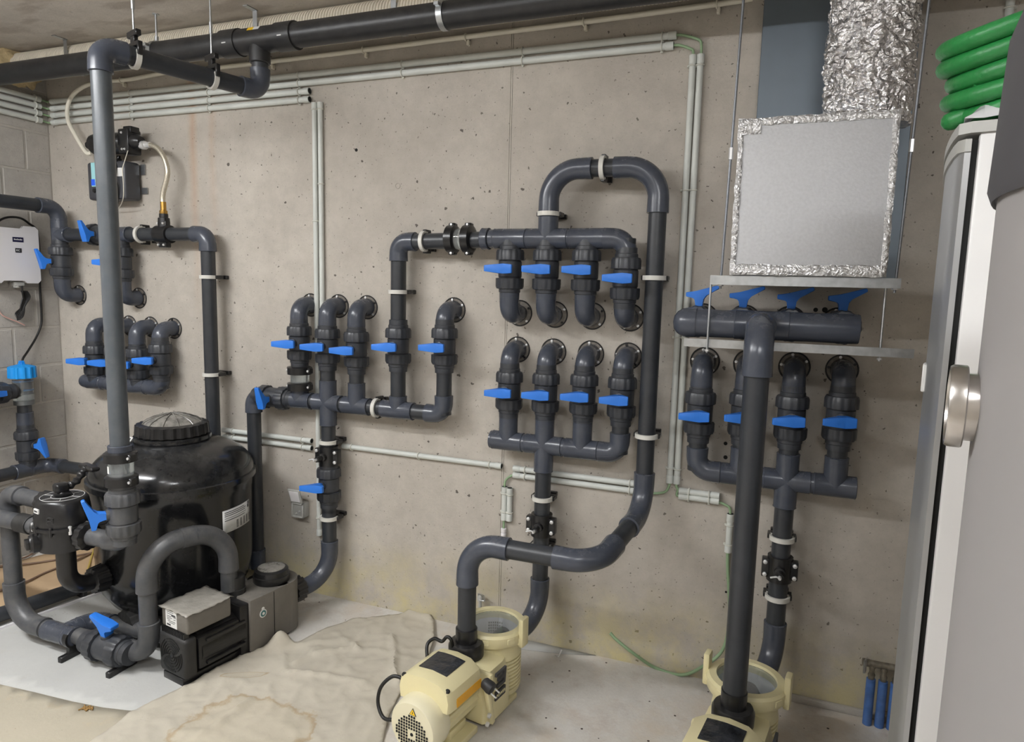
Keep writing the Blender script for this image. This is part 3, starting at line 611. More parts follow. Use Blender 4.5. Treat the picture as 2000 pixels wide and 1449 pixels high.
# ------------------------------------------------------------------ ceiling pipes
DBK = .30; zbk = sum(Z(px, py, DBK) for px, py in ((0, 143), (307, 108), (850, 33)))/3
bp_ = thing('ceiling_drain_pipe', 'thick black pipe running across below the ceiling with couplers and rod hangers', 'pipe', (-1.2, -DBK, zbk-.06))
RB = .0455
b = B(); b.tube([(XL-.02, -DBK, zbk), (XR, -DBK, zbk)], RB, 32); build(b, 'pipe', M_BIGPIPE, bp_)
xt = X(507, 85, DBK)
for xx in (X(455, 85, DBK), X(562, 72, DBK)):
    b = B(); b.lathe((xx, -DBK, zbk), ex, [(-.042, RB*1.02), (-.041, RB*1.15), (.041, RB*1.15), (.042, RB*1.02)], 32); cp = build(b, 'coupler', M_BIGPIPE, bp_)
    b = B(); b.box((xx, -DBK-RB*1.1, zbk-.012), (.02, .003, .004)); build(b, 'print_mark', M_PAPER, cp)
b = B(); b.lathe((xt, -DBK, zbk), ex, [(-.1, RB*1.05), (.1, RB*1.05)], 32); b.lathe((xt, -DBK, zbk), -ez, [(0, .040), (.085, .040), (.088, .037)], 28); te = build(b, 'tee', M_BIGPIPE, bp_)
xs_ = X(508, 58, DBK); a0 = math.radians(128)
for k_, mt in ((0, M_YELLOW), (1, M_PAPER)):
    b = B(); b.prism([(k_*.028-.028, -.008), (k_*.028, -.008), (k_*.028, .008), (k_*.028-.028, .008)], (xs_, -DBK-RB*1.06*.78, zbk+RB*1.06*.63), ex, V((0, .63, .78)), V((0, -.78, .63)), 0, .0012); build(b, 'sticker', mt, te)
for px, py in ((307, 100), (868, 30), (1500, -50)):
    x = X(px, py, DBK); b = B(); rings = []
    for i in range(28):
        a = 2*math.pi*i/28; rad = V((0, math.cos(a), math.sin(a))); rings.append([V((x, -DBK, zbk))+rad*(RB+u)+ex*w for u, w in ((.0, -.011), (.004, -.011), (.004, .011), (.0, .011))])
    b.rings(rings, True); b.box((x, -DBK-RB-.010, zbk+.018), (.018, .022, .012), None, .001, 1); b.box((x, -DBK+RB+.010, zbk+.018), (.018, .022, .012), None, .001, 1); b.lathe((x, -DBK, zbk+RB), ez, [(0, .009), (.022, .009)], 8); hg = build(b, 'hanger_ring', M_ZINC, bp_)
    b = B(); b.tube([(x, -DBK, zbk+RB+.02), (x, -DBK, CEIL)], .0045, 8); b.lathe((x, -DBK, CEIL-.003), ez, [(0, .014), (.003, .014)], 12); build(b, 'rod', M_ZINC, hg)
M_CORR = mat('white_corrugated', srgb(222, 214, 198), .5, var=.06)
RW = .067; dw = .135; zw = CEIL-RW-.004; b = B(); prof = []; x = XL-.01
L_ = 3.35; pt = .013; nn = int(L_/pt)
for i in range(nn): prof += [(i*pt, RW-.005), (i*pt+pt*.22, RW), (i*pt+pt*.68, RW), (i*pt+pt*.9, RW-.005)]
prof += [(nn*pt, RW-.002), (3.44, RW-.002)]
wp = thing('corrugated_pipe', 'white corrugated duct pipe running under the ceiling behind the black pipe', 'pipe', (-1.2, -dw, zw-RW))
b.lathe((x, -dw, zw), ex, prof, 30); build(b, 'pipe', M_CORR, wp, angle=30)
for px, py in ((130, 92), (500, 40), (770, 5)):
    x = X(px, py, .2); b = B(); rings = []
    for i in range(15):
        a = math.radians(-10+i*200/14); rad = V((0, -math.sin(a), -math.cos(a+math.pi)))
        rad = V((0, math.cos(a+math.pi*.95), -math.sin(a)*1 if False else math.sin(a+math.pi*.95))); rings.append([V((x, -dw, zw))+rad*(RW+.001+u)+ex*w for u, w in ((0, -.012), (.002, -.012), (.002, .012), (0, .012))])
    b.rings(rings); b.box((x, -dw-RW-.004, zw+.045), (.022, .002, .09)); b.box((x, -dw-RW-.03, CEIL-.002), (.022, .06, .003)); build(b, 'strap', M_ZINC, wp)
# foam where it enters the left wall
M_FOAM = mat('pu_foam', srgb(196, 176, 136), .9, var=.2, vscale=40, bump=.6, bscale=40)
bm = bmesh.new(); bmesh.ops.create_icosphere(bm, subdivisions=4, radius=1)
for v in bm.verts:
    q = v.co.copy(); v.co = V((XL+.01, -dw-.01, zw))+V((q.x*.03, q.y*.105, q.z*.085))*(1+.35*noise.noise(q*3.1))
    v.co.z = min(v.co.z, CEIL-.001); v.co.y = min(v.co.y, -.004)
bm.verts.index_update(); b = B(); b.add([v.co.copy() for v in bm.verts], [[v.index for v in f.verts] for f in bm.faces]); bm.free(); build(b, 'expanding_foam', M_FOAM, label='beige expanding foam sealing the corrugated pipe into the block wall', cat='foam')
# ------------------------------------------------------------------ tall pipe from the filter to the ceiling pipe
TP = V((-2.125, -.85, 0)); ztp = W(190, 92, .85).z
mf = thing('tall_riser_pipe', 'tall grey pipe with sight glass rising from the filter to the ceiling pipe', 'pipe', (TP.x, TP.y, .5))
zE = W(228, 1055, .85).z
top = V((TP.x-.004, TP.y, ztp)); lead = V((xt, -DBK, ztp-.01))
M_TALL = mat('pvc_tall_pipe', srgb(74, 79, 84), .33, var=.12, dust=DUST, dustamt=.2); zsg = W(244, 915, .85).z
run(mf, [V((TP.x, TP.y, zsg+.027)), top, top.lerp(lead, .2)], [.045], mt=M_TALL); run(mf, [top.lerp(lead, .15), lead, V((xt, -DBK, zbk-.07))], [.05]); pipe(mf, (TP.x, TP.y, zE), (TP.x, TP.y, zsg-.027), mt=M_TALL)
sight(mf, (TP.x, TP.y, zsg), ez, .06)
b = B(); b.box((TP.x-.012, TP.y-R63*1.29, zsg), (.012, .001, .026), Matrix.Rotation(-.3, 3, 'Z')); build(b, 'glass_label', M_PAPER, mf)
valve(mf, (TP.x, TP.y, W(245, 1002, .85).z), ez, V((-.55, -.85, 0)), -ez, s=1.06, hs=1.1, mt=M_DUSTY)
sleeve(mf, (TP.x, TP.y, W(244, 890, .85).z+.012), ez, .05, k=1.25); 
MP = V((-2.405, -.872, 0)); zP = zE
dmp = (V((MP.x, MP.y, zP))-V((TP.x, TP.y, zE))).normalized()
elbow(mf, (TP.x, TP.y, zE), ez, dmp, .045, mt=M_DUSTY); pipe(mf, V((TP.x, TP.y, zE))+dmp*.04, V((TP.x, TP.y, zE))+dmp*.165, mt=M_DUSTY)
for f_, zc in ((.1, 0), (.66, 0)):
    c = top.lerp(lead, f_ if f_ > .2 else .19); ax = (lead-top).normalized(); clamp(mf, c, ax, ez, dist=.085)
    b = B(); b.tube([c+ez*.07, V((c.x, c.y, CEIL))], .0035, 8); b.lathe(V((c.x, c.y, CEIL-.19)), ez, [(0, .006), (.04, .006)], 8); build(b, 'hanger_rod', M_ZINC, mf)
# ------------------------------------------------------------------ filter tank
TC = V((-2.352, -.42, 0)); TR = .316
zr = W(340, 985, .72).z
tk = thing('filter_tank', 'big glossy black round pool filter tank with ribbed screw lid', 'filter tank', (TC.x, TC.y, 0))
zl = Z(332, 862, .5)
prof = [(.10, .10), (.10, .20), (.13, .255), (.19, .292), (.27, .306), (zr-.06, TR-.004), (zr-.055, TR-.002), (zr-.012, TR-.001)]
b = B(); b.lathe(TC, ez, prof, 64); build(b, 'lower_shell', M_TANK, tk)
b = B(); b.lathe(TC, ez, [(0, .20), (.02, .21), (.10, .19), (.12, .16)], 48); build(b, 'foot_ring', M_BLACKM, tk)
prof = [(zr-.014, TR), (zr-.012, TR+.012), (zr+.010, TR+.012), (zr+.014, TR+.004)]
zd0, zd1 = zr+.014, zl-.012
for i in range(1, 13):
    t = i/12; a = t*math.radians(63); prof.append((zd0+(zd1-zd0)*math.sin(a)/math.sin(math.radians(63)), .145+(TR+.004-.145)*((math.cos(a)-math.cos(math.radians(63)))/(1-math.cos(math.radians(63))))))
prof += [(zd1+.002, .138)]
b = B(); b.lathe(TC, ez, prof, 64); build(b, 'upper_dome', M_TANK, tk)
b = B(); b.lathe(TC+ez*zd1, ez, [(0, .15), (.008, .152), (.02, .150), (.022, .13)], 48); build(b, 'lid_seat', M_TANK, tk)
b = B(); b.lathe(TC+ez*(zd1+.024), ez, [(0, .132), (.002, .145), (.045, .141), (.05, .120)], ribs=24, ribd=.007); ln_ = build(b, 'lid_nut', M_BLACK, tk)
M_DOME = mat('smoked_lid', srgb(96, 94, 90), .2, var=.3, vscale=40, dust=srgb(190, 185, 175), dustamt=.6)
b = B(); b.lathe(TC+ez*(zd1+.070), ez, [(0, .118), (.014, .100), (.027, .07), (.036, .035), (.039, .001)], 40); dm = build(b, 'lid_window', M_DOME, tk)
for i in range(12):
    a = i*math.pi/6; b = B(); b.tube([TC+V((math.cos(a)*r, math.sin(a)*r, zd1+.070+h)) for r, h in ((.116, .003), (.1, .016), (.07, .029), (.035, .038), (.01, .041))], .0026, 6); build(b, 'lid_rib', M_DOME, dm)
def curved_label(par, c, r, a0, a1, z0, z1, lines, slope=0.):
    n = 8; b = B(); vs = []
    for i in range(n+1):
        a = a0+(a1-a0)*i/n
        for z in (z0, z1): rr = r+.0012-slope*(z-z0); vs.append(V((c.x+math.cos(a)*rr, c.y+math.sin(a)*rr, z)))
    b.add(vs, [(2*i, 2*i+2, 2*i+3, 2*i+1) for i in range(n)]); o = build(b, 'label', M_PAPER, par, label='white printed label'); o.modifiers.new('t', 'SOLIDIFY').thickness = .0006
    b = B()
    for z, f0, f1, h in lines:
        vs = []; zz_ = z0+(z1-z0)*z
        for i in range(n+1):
            a = a0+(a1-a0)*(f0+(f1-f0)*i/n)
            for zq in (zz_, zz_+h): rr = r+.0022-slope*(zq-z0); vs.append(V((c.x+math.cos(a)*rr, c.y+math.sin(a)*rr, zq)))
        b.add(vs, [(2*i, 2*i+2, 2*i+3, 2*i+1) for i in range(n)])
    build(b, 'label_print', M_INK, o)
lines = [(.88, .05, .7, .003), (.80, .05, .78, .003), (.72, .05, .75, .003), (.62, .05, .78, .002), (.52, .05, .72, .003)]+[(.08+.06*j, .40+.13*i, .47+.13*i, .003) for i in range(5) for j in range(6)]+[(.85, .88, .95, .012), (.7, .86, .94, .014)]
zlb = W(449, 1008, .393).z; curved_label(tk, TC, TR-.005, math.radians(-9), math.radians(24), zlb-.048, zlb+.048, lines)
q = V((TC.x+.245*math.cos(math.radians(-118)), TC.y+.245*math.sin(math.radians(-118)), 0))
zz1 = W(274, 863, .6).z
curved_label(tk, TC, .2, math.radians(-112), math.radians(-97), zz1-.018, zz1+.012, [(.2, .1, .4, .02), (.2, .55, .85, .02)], .9)
b = B(); b.lathe(V((TC.x+.02, TC.y-.21, .085)), V((-.2, -1, 0)), [(0, .055), (.03, .058), (.032, .065), (.065, .06), (.07, .03), (.072, .02)], ribs=12, ribd=.004); build(b, 'drain_cap', M_BLACKM, tk)
# ------------------------------------------------------------------ multiport valve
mz = zP
mv = thing('multiport_valve', 'black six-way multiport valve with lever handle beside the filter tank', 'valve', (MP.x, MP.y, mz-.2))
b = B(); b.lathe(V((MP.x, MP.y, mz)), ez, [(-.055, .06), (-.052, .085), (.03, .088), (.031, .100), (.042, .100), (.043, .094)], 40); body = build(b, 'body', M_BLACK, mv)
for i in range(10):
    a = i*math.pi/5+.2; b = B(); b.lathe(V((MP.x+math.cos(a)*.096, MP.y+math.sin(a)*.096, mz+.018)), ez, [(0, .006), (.03, .006), (.032, .003)], 8); build(b, 'bolt', M_BOLT if i % 3 == 0 else M_BLACK, body)
b = B(); b.lathe(V((MP.x, MP.y, mz+.042)), ez, [(0, .092), (.01, .094), (.085, .084), (.095, .078), (.097, .074)], 40); cv = build(b, 'cover', M_BLACK, mv)
b = B(); b.lathe(V((MP.x, MP.y, mz+.1385)), ez, [(0, .072), (.0012, .072)], 36); dial = build(b, 'dial_plate', M_BLACKM, cv)
b = B()
for r in (.070, .036): b.tube([V((MP.x+math.cos(a)*r, MP.y+math.sin(a)*r, mz+.1402)) for a in [i*math.pi/24 for i in range(48)]], .0009, 4, closed=True)
for i in range(6):
    a = i*math.pi/3+.3; b.tube([V((MP.x+math.cos(a)*.036, MP.y+math.sin(a)*.036, mz+.1402)), V((MP.x+math.cos(a)*.07, MP.y+math.sin(a)*.07, mz+.1402))], .0008, 4)
build(b, 'dial_print', M_PAPER, cv)
hp = V((MP.x, MP.y, mz+.14)); hdv = V((.25, .97, 0)).normalized()
b = B(); b.lathe(hp, ez, [(0, .026), (.012, .03), (.014, .024), (.018, .022)], 20); b.box(hp+V((0, -.004, .032)), (.042, .046, .036), Matrix.Rotation(-.25, 3, 'Z'), .010, 3)
b.tube(spline([hp+V((0, 0, .03)), hp+hdv*.03+ez*.034, hp+hdv*.055+ez*.05, hp+hdv*.075+ez*.078, hp+hdv*.09+ez*.088]), [.013+.003*math.sin(i) for i in range(33)], 12)
b.box(hp+hdv*.095+ez*.088, (.11, .036, .018), Matrix.Rotation(-.25, 3, 'Z'), .008, 3); build(b, 'lever', M_BLACK, mv)
b = B(); a_ = math.radians(-100); dv = V((math.cos(a_), math.sin(a_), 0)); o_ = V((MP.x, MP.y, mz+.105))+dv*.0885; uu = V((-dv.y, dv.x, 0)); b.prism([(-.015, -.008), (.015, -.008), (.015, .008), (-.015, .008)], o_, uu, ez, dv, -.003, .002); lb = build(b, 'label', M_PAPER, mv)
b = B(); b.prism([(-.010, -.003), (.010, -.003), (.010, .003), (-.010, .003)], o_, uu, ez, dv, .002, .0026); build(b, 'label_print', M_INK, lb)
for a_ in (-128, -62):
    a_ = math.radians(a_); dv = V((math.cos(a_), math.sin(a_), 0)); b = B(); b.tube([V((MP.x, MP.y, mz+.06))+dv*.09+V((math.cos(t)*.0+ .010*math.cos(t)*-dv.y, .010*math.cos(t)*dv.x, .010*math.sin(t)+t*.002)) for t in [i*.5 for i in range(26)]], .0028, 6); build(b, 'spring', M_BLACKM, mv)
# side ports
def port(d, rr=.043, L=.14, z=0., mt=M_BLACK):
    d = V(d).normalized(); o = V((MP.x, MP.y, mz+z)); b = B(); b.lathe(o+d*.06, d, [(0, .034), (.03, .034), (.032, rr*1.05), (.036, rr*1.18), (.062, rr*1.18), (.066, rr), (.068, .03)], ribs=12, ribd=.003); build(b, 'port_nut', mt, mv)
    return o+d*L
port(-dmp); 
pR = port(V((1, 0.05, 0))); pL = port(V((-1, .02, 0)))
b = B(); gd = V((-.45, -.9, 0)).normalized(); o_ = V((MP.x, MP.y, mz-.02))+gd*.08; b.lathe(o_, gd, [(0, .034), (.02, .036), (.024, .032), (.03, .03)], 20); b.box(o_+gd*.034, (.05, .016, .03), Matrix.Rotation(math.atan2(gd.y, gd.x)+math.pi/2, 3, 'Z'), .003); build(b, 'drain_plug', M_BLACK, mv)
# upper and lower connections to the tank
tdir = (TC-V((MP.x, MP.y, 0))); tdir.z = 0; tdist = tdir.length; tdir.normalize()
b = B(); pth = [V((MP.x, MP.y, mz-.05)), V((MP.x, MP.y, mz-.14))]; A, T = arc(V((MP.x, MP.y, mz-.225)), ez, tdir, .075, 10); b.tube(pth+A+[V((MP.x, MP.y, mz-.225))+tdir*(tdist-TR+.01)], .033, 24); build(b, 'lower_bend', M_BLACK, mv)
b = B(); b.lathe(V((MP.x, MP.y, mz-.225))+tdir*(tdist-TR-.055), tdir, [(0, .04), (.004, .05), (.05, .055), (.06, .045)], ribs=16, ribd=.004); build(b, 'port_nut', M_BLACK, mv)
b = B(); td2 = (tdir+V((.45, 0, 0))).normalized(); b.tube([V((MP.x, MP.y, mz+.01)), V((MP.x, MP.y, mz+.02))+td2*.2], .032, 20); b.lathe(V((MP.x, MP.y, mz+.012))+td2*.10, td2, [(0, .04), (.002, .047), (.03, .047), (.032, .038)], ribs=12, ribd=.003); build(b, 'upper_connector', M_BLACK, mv)
# pipe going out left from the valve
pl = thing('waste_pipe', 'grey pipe leading left out of the frame from the multiport valve', 'pipe', (MP.x-.4, MP.y, mz))
pipe(pl, V((MP.x-.12, MP.y, mz)), V((-3.22, MP.y, mz)), mt=M_DUSTY); sleeve(pl, V((MP.x-.21, MP.y, mz)), ex, .07, k=1.15, mt=M_BLACKM)
elbow(pl, V((-3.24, MP.y, mz)), ex, -ez); pipe(pl, V((-3.24, MP.y, mz-.04)), V((-3.24, MP.y, 0)))
# ------------------------------------------------------------------ floor run from the grey pump to the multiport valve
fp = thing('floor_pipe_run', 'dusty grey floor pipe run arching from the grey pump round to the multiport valve', 'pipework', (-2.3, -.82, 0))
yF = -.825; zF = .078; xrz = -2.79
POUT = V((-1.955, -.535, .245)); xleg = V((-2.085, -.80, 0))
zUp = W(375, 1048, .66).z-.0
A = V((POUT.x, POUT.y, zUp)); Bq = V((xleg.x, xleg.y, zUp)); C_ = V((xleg.x, yF, zF))
run(fp, [POUT, A, Bq, V((xleg.x, xleg.y, zF)), V((xrz, yF, zF)), V((xrz, yF, mz+.085)), V((MP.x, MP.y+.03, mz+.085))], [.128, .128, .085, .12, .055], mt=M_DUSTY, fm=M_DUSTY)
vp_ = F(205, 1268, zF); valve(fp, (vp_.x, yF, zF), ex, V((.05, -.1, 1)), V((1, 0, 0)), s=1.1, hs=1.15, mt=M_VALVE)
sleeve(fp, (F(108, 1238, zF).x, yF, zF), ex, .12, k=1.2)
b = B(); b.lathe(V((MP.x-.11, MP.y+.03, mz+.085)), ex, [(-.04, .037), (-.038, .046), (0, .046), (.03, .042)], ribs=12, ribd=.003); build(b, 'port_nut', M_BLACK, fp)
for px, py in ((132, 1282), (222, 1312), (40, 1300)):
    x = F(px, py, 0).x+.02
    if px == 40: continue
    b = B(); b.box((x, yF, .012), (.022, .12, .024), None, .003, 1); rings = []
    for i in range(19):
        a = math.radians(-220+i*260/18); rad = V((0, math.cos(a), math.sin(a))); rings.append([V((x, yF, zF))+rad*(R63*(1.0)+.001+u)+ex*w for u, w in ((0, -.010), (.008, -.010), (.008, .010), (0, .010))])
    b.rings(rings); b.box((x, yF, .035), (.018, .05, .03)); build(b, 'floor_clip', M_BLACK, fp)
# second floor pipe branching behind
f2 = F(165, 1200, zF); tee(fp, (F(120, 1240, zF).x, yF, zF), ex, ey, .13, .07)
xb_ = F(120, 1240, zF).x
run(fp, [V((xb_, yF, zF)), V((xb_, yF+.125, zF)), V((-1.995, yF+.16, zF))], [.06], mt=M_DUSTY)
# ------------------------------------------------------------------ long floor pipe at the left behind
a = F(0, 1200, .045); c = F(210, 1128, .045)
lp = thing('floor_drain_pipe', 'dark pipe lying along the floor to the left of the filter tank on black clips', 'pipe', (a.x, a.y, 0))
dd = (c-a).normalized(); st = a-dd*.6; en = a+dd*((c-a).length*1.0)
pipe(lp, V((st.x, st.y, .045)), V((en.x, en.y, .045)), mt=M_PIPE)
for f_ in (.72,):
    q = a.lerp(c, f_); b = B(); b.box((q.x, q.y, .02), (.02, .09, .04), Matrix.Rotation(math.atan2(dd.y, dd.x), 3, 'Z'), .003, 1); build(b, 'floor_clip', M_BLACK, lp)
b = B(); s_ = V((dd.y, -dd.x, 0))*.05; b.bar(V((st.x, st.y, .006))+s_, V((en.x, en.y, .006))+s_, .012, .012); build(b, 'cable_trunking', M_WHITEP, label='thin white cable trunking strip along the dark floor pipe', cat='trunking')
# ------------------------------------------------------------------ pumps
def frame(o, ang):
    c, s = math.cos(ang), math.sin(ang); u = V((c, s, 0)); v = V((-s, c, 0))
    return lambda x, y, z: V(o)+u*x+v*y+ez*z, Matrix.Rotation(ang, 3, 'Z'), u, v
def cream_pump(o, ang, label, nut, inlet):
    """o = point on the floor below the strainer pot; local +y to the wall, motor towards -y"""
    L, R, u, v = frame(o, ang); t = thing('pool_pump', label, 'pump', o, 'cream pool pumps')
    # strainer pot, ribbed below
    prof = [(.02, .085), (.03, .098)]
    for i in range(9): z = .045+i*.0135; prof += [(z, .102), (z+.0045, .1015), (z+.0055, .0955), (z+.0095, .0955), (z+.011, .1015)]
    prof += [(.172, .100), (.18, .0985), (.225, .1005), (.226, .092)]
    b = B(); b.lathe(L(0, 0, 0), ez, prof, 48, cap=False); build(b, 'strainer_pot', M_CREAM, t, angle=30)
    b = B(); b.lathe(L(0, 0, 0), ez, [(.224, .095), (.224, .116), (.232, .121), (.262, .121), (.27, .114), (.271, .092), (.255, .090), (.224, .090)], 48, cap=False); rg = build(b, 'lid_ring', M_CREAM, t)
    for s in (-1, 1):
        b = B(); b.box(L(s*.123, .0, .265), (.020, .045, .105), R, .006); b.box(L(s*.112, .0, .235), (.03, .05, .03), R, .006); build(b, 'ring_ear', M_CREAM, rg)
    for i in range(8):
        a = i*math.pi/4+.3; b = B(); b.box(L(math.cos(a)*.1205, math.sin(a)*.1205, .247), (.004, .030, .020), R @ Matrix.Rotation(a, 3, 'Z'), .0015, 1); build(b, 'ring_grip', M_CREAM, rg)
    b = B(); b.lathe(L(0, 0, 0), ez, [(.235, .090), (.236, .088), (.12, .080), (.06, .078)], 40, cap=False); b.lathe(L(0, 0, 0), ez, [(.06, .078), (.062, .001)], 40, cap=False); bk = build(b, 'basket', M_WHITEP, t, label='white strainer basket inside the pot')
    b = B()
    for i in range(7):
        for j in range(5):
            a = 1.75+i*.10; b.box(L(math.cos(a)*.0808, math.sin(a)*.0808, .175+j*.011), (.002, .005, .006), R @ Matrix.Rotation(a, 3, 'Z'))
    build(b, 'basket_holes', M_DARKH, bk)
    b = B(); b.lathe(L(.01, .0, .063), ez, [(0, .035), (.03, .034), (.036, .02), (.037, .001)], 24); build(b, 'basket_port', M_BLACKM, bk)
    b = B(); b.lathe(L(0, 0, .258), ez, [(0, .0905), (.004, .0905)], 40); build(b, 'clear_lid', M_CLEAR, t, label='clear strainer lid')
    # inlet stub
    idir = (inlet-L(0, 0, inlet.z)); idir.z = 0; dl = idir.length; idir.normalize(); b = B(); b.lathe(L(0, 0, inlet.z), idir, [(.07, .046), (dl-.03, .046), (dl-.025, .05), (dl+.012, .05), (dl+.014, .033)], 28); build(b, 'inlet_nut', M_BLACK, t)
    # volute body between pot and motor
    prof = [(-.13, .02), (.13, .02), (.13, .11), (.105, .185), (.055, .205), (-.055, .205), (-.105, .185), (-.13, .11)]
    b = B(); k = len(prof); rings = []
    for y, s, dz in ((-.06, .80, 0), (-.085, .86, 0), (-.17, .86, 0), (-.195, .80, -.004), (-.21, .70, -.012)):
        rings.append([L(px_*s, y, .02+(pz-.02)*(1+dz*4)*(.98 if s < .8 else 1)) for px_, pz in prof])
    b.rings(rings); b.box(L(0, -.19, .108), (.235, .026, .18), R, .012); build(b, 'volute', M_CREAM, t, angle=30)
    nl = nut
    b = B(); b.lathe(V((nl.x, nl.y, 0)), ez, [(.17, .060), (.21, .058), (.212, .05)], 30); build(b, 'outlet_neck', M_CREAM, t)
    b = B(); b.lathe(V((nl.x, nl.y, 0)), ez, [(.206, .052), (.208, .061), (.245, .062), (.257, .056), (.259, .040)], 36); b.lathe(V((nl.x, nl.y, 0)), ez, [(.24, .0375), (.305, .0375), (.307, .034)], 30); build(b, 'outlet_nut', M_BLACK, t)
    # motor
    zm = .122; b = B(); prof = []
    n = 60; rings = []
    for y in (-.205, -.40):
        ring = []
        for j in range(n):
            a = 2*math.pi*j/n; rr = .078-(.007 if j % 3 == 0 else 0); ring.append(L(math.cos(a)*rr, y, zm+math.sin(a)*rr))
        rings.append(ring)
    b.rings(rings); build(b, 'motor_body', M_CREAM, t, angle=20)
    b = B(); b.lathe(L(0, -.385, zm), -v, [(0, .086), (.012, .090), (.055, .090), (.075, .086), (.082, .081), (.083, .001)], 40); fc = build(b, 'fan_cover', M_CREAM2, t, angle=40)
    b = B()
    for i in range(-6, 7):
        for j in range(-6, 7):
            if math.hypot(i, j) < 6.1 and not (abs(i) < 2 and abs(j) < 2): b.box(L(i*.0098, -.4685, zm-.018+j*.0098), (.0060, .002, .0060), R)
    b.lathe(L(0, -.4675, zm-.018), -v, [(0, .006), (.002, .005)], 10); g = build(b, 'vent_grid', M_DARKH, fc, smooth=False)
    # warning triangle
    tri = lambda s: [(-s, -s*.7), (s, -s*.7), (0, s)]
    b = B(); b.prism(tri(.0135), L(.004, -.468, zm+.057), u, ez, -v, -.002, .0012); wt_ = build(b, 'warning_sign', M_INK, fc, smooth=False)
    b = B(); b.prism(tri(.0105), L(.004, -.468, zm+.0568), u, ez, -v, .001, .0018); wy = build(b, 'warning_fill', M_YELLOW, fc, smooth=False); b = B(); b.prism([(-.001, -.003), (.0015, -.003), (.0005, 0), (.002, 0), (-.001, .005), (-.0005, .001), (-.002, .001)], L(.004, -.468, zm+.056), u, ez, -v, .0018, .0024); build(b, 'warning_bolt', M_INK, fc, smooth=False)
    # terminal box, rounded hood
    prof = [(-.098, .17), (.098, .17), (.102, .205), (.095, .235), (.06, .258), (0, .264), (-.06, .258), (-.095, .235), (-.102, .205)]
    b = B(); rings = []
    for y, s, h in ((-.228, .9, .95), (-.24, 1, 1), (-.38, 1, 1), (-.405, .98, .985), (-.412, .93, .96)):
        rings.append([L(a*s, y, .19+(z-.19)*h) for a, z in prof])
    b.rings(rings); tb = build(b, 'terminal_box', M_CREAM, t, angle=32)
    b = B(); rings = [[L(a, y, z+.0015) for a, z in ((-.055, .2595), (-.03, .2625), (0, .264), (.03, .2625), (.055, .2595), (.055, .255), (-.055, .255))] for y in (-.262, -.365)]; b.rings(rings); build(b, 'film_window', M_FILM, tb, label='dark display window still under wrinkled film')
    b = B(); rings = [[L(.1025+q, y, z) for q, z in ((0, .178), (.002, .178), (.0015, .206), (-.002, .206))] for y in (-.24, -.375)]; b.rings(rings); build(b, 'orange_label', M_ORANGE, tb)
    for s in (-1, 1):
        b = B(); b.lathe(L(s*.085, -.40, .238), V((0, 0, .7))-v*.7, [(0, .008), (.006, .007)], 12); build(b, 'screw_cap', M_DARKH, tb)
    # side logo on the volute / pot flank
    def flank(poly, name, m_):
        b = B(); b.prism(poly, L(.1135, -.135, .130), v, ez, u, -.004, .004); return build(b, name, m_, t, smooth=False)
    sk = lambda P: [(x+z*.10, z) for x, z in P]
    P3 = [(-.035, .055), (.028, .055), (.028, .000), (-.022, .000), (-.022, .012), (.014, .012), (.014, .022), (-.018, .022), (-.018, .034), (.014, .034), (.014, .044), (-.035, .044)]
    flank(sk(P3), 'logo_mark', M_INK)
    flank(sk([(-.03, -.040), (.032, -.040), (.032, -.012), (-.03, -.012)]), 'logo_plate', M_INK)
    text_mesh('POWER', .0165, L(.1182, -.1365, .104), v, ez, 'logo_text', M_CREAM, t)
    # feet, clamp plate and bolts
    b = B(); b.box(L(0, -.29, .012), (.17, .13, .024), R, .004); b.box(L(0, -.29, .035), (.10, .09, .03), R, .003); b.box(L(0, -.07, .011), (.20, .16, .022), R, .006); build(b, 'foot', M_CREAM, t)
    b = B(); b.box(L(.118, -.212, .11), (.018, .018, .17), R @ Matrix.Rotation(.25, 3, 'X'), .004); build(b, 'flange_clamp', M_CREAM, t)
    for y, z in ((-.20, .165), (-.225, .075), (-.235, .05)):
        b = B(); b.lathe(L(.124, y, z), u, [(0, .008), (.008, .008), (.01, .004)], 8); build(b, 'bolt', M_BOLT, t)
    return t, L, R, u, v
ANG = math.radians(-9.5)
pm, L, R, u, v = cream_pump(V((-.871, -.385, 0)), ANG, 'cream pool pump standing whole on the floor between the drop cloth and the wall', NUT, INM)
# its mains plug and cable
pg = thing('mains_plug', 'black mains plug with two pins hanging at the side of the middle cream pump', 'plug', L(.14, -.23, .18))
b = B(); b.lathe(L(.118, -.25, .205), u-v*.1-ez*.35, [(0, .012), (.006, .018), (.03, .021), (.04, .019), (.042, .012)], 16); build(b, 'plug_body', M_BLACKM, pg)
for s in (-1, 1):
    a = L(.156, -.253+s*.0095, .187+s*.004); b = B(); b.tube([a, a+(u-v*.1-ez*.35).normalized()*.022], .0026, 8); build(b, 'pin', M_BOLT, pg)
cb = thing('pump_cable', 'black cable looping out of the left side of the middle cream pump', 'cable', L(-.12, -.4, .1))
b = B(); b.tube(spline([L(-.10, -.39, .215), L(-.135, -.40, .215), L(-.165, -.42, .18), L(-.17, -.43, .13), L(-.14, -.44, .095), L(-.10, -.44, .10), L(-.07, -.42, .11)]), .006, 10); build(b, 'cable', M_CABLE, cb)
b = B(); b.tube(spline([L(-.095, -.27, .23), L(-.11, -.25, .262), L(-.10, -.225, .275), L(-.075, -.215, .268), L(-.06, -.208, .285), L(-.045, -.205, .28), L(-.04, -.2, .25)]), .006, 10); build(b, 'cable', M_CABLE, cb)
cream_pump(V((-.002, -.393, 0)), ANG, 'cream pool pump at the bottom right, its motor cut off by the frame edge', NUTR, INR)
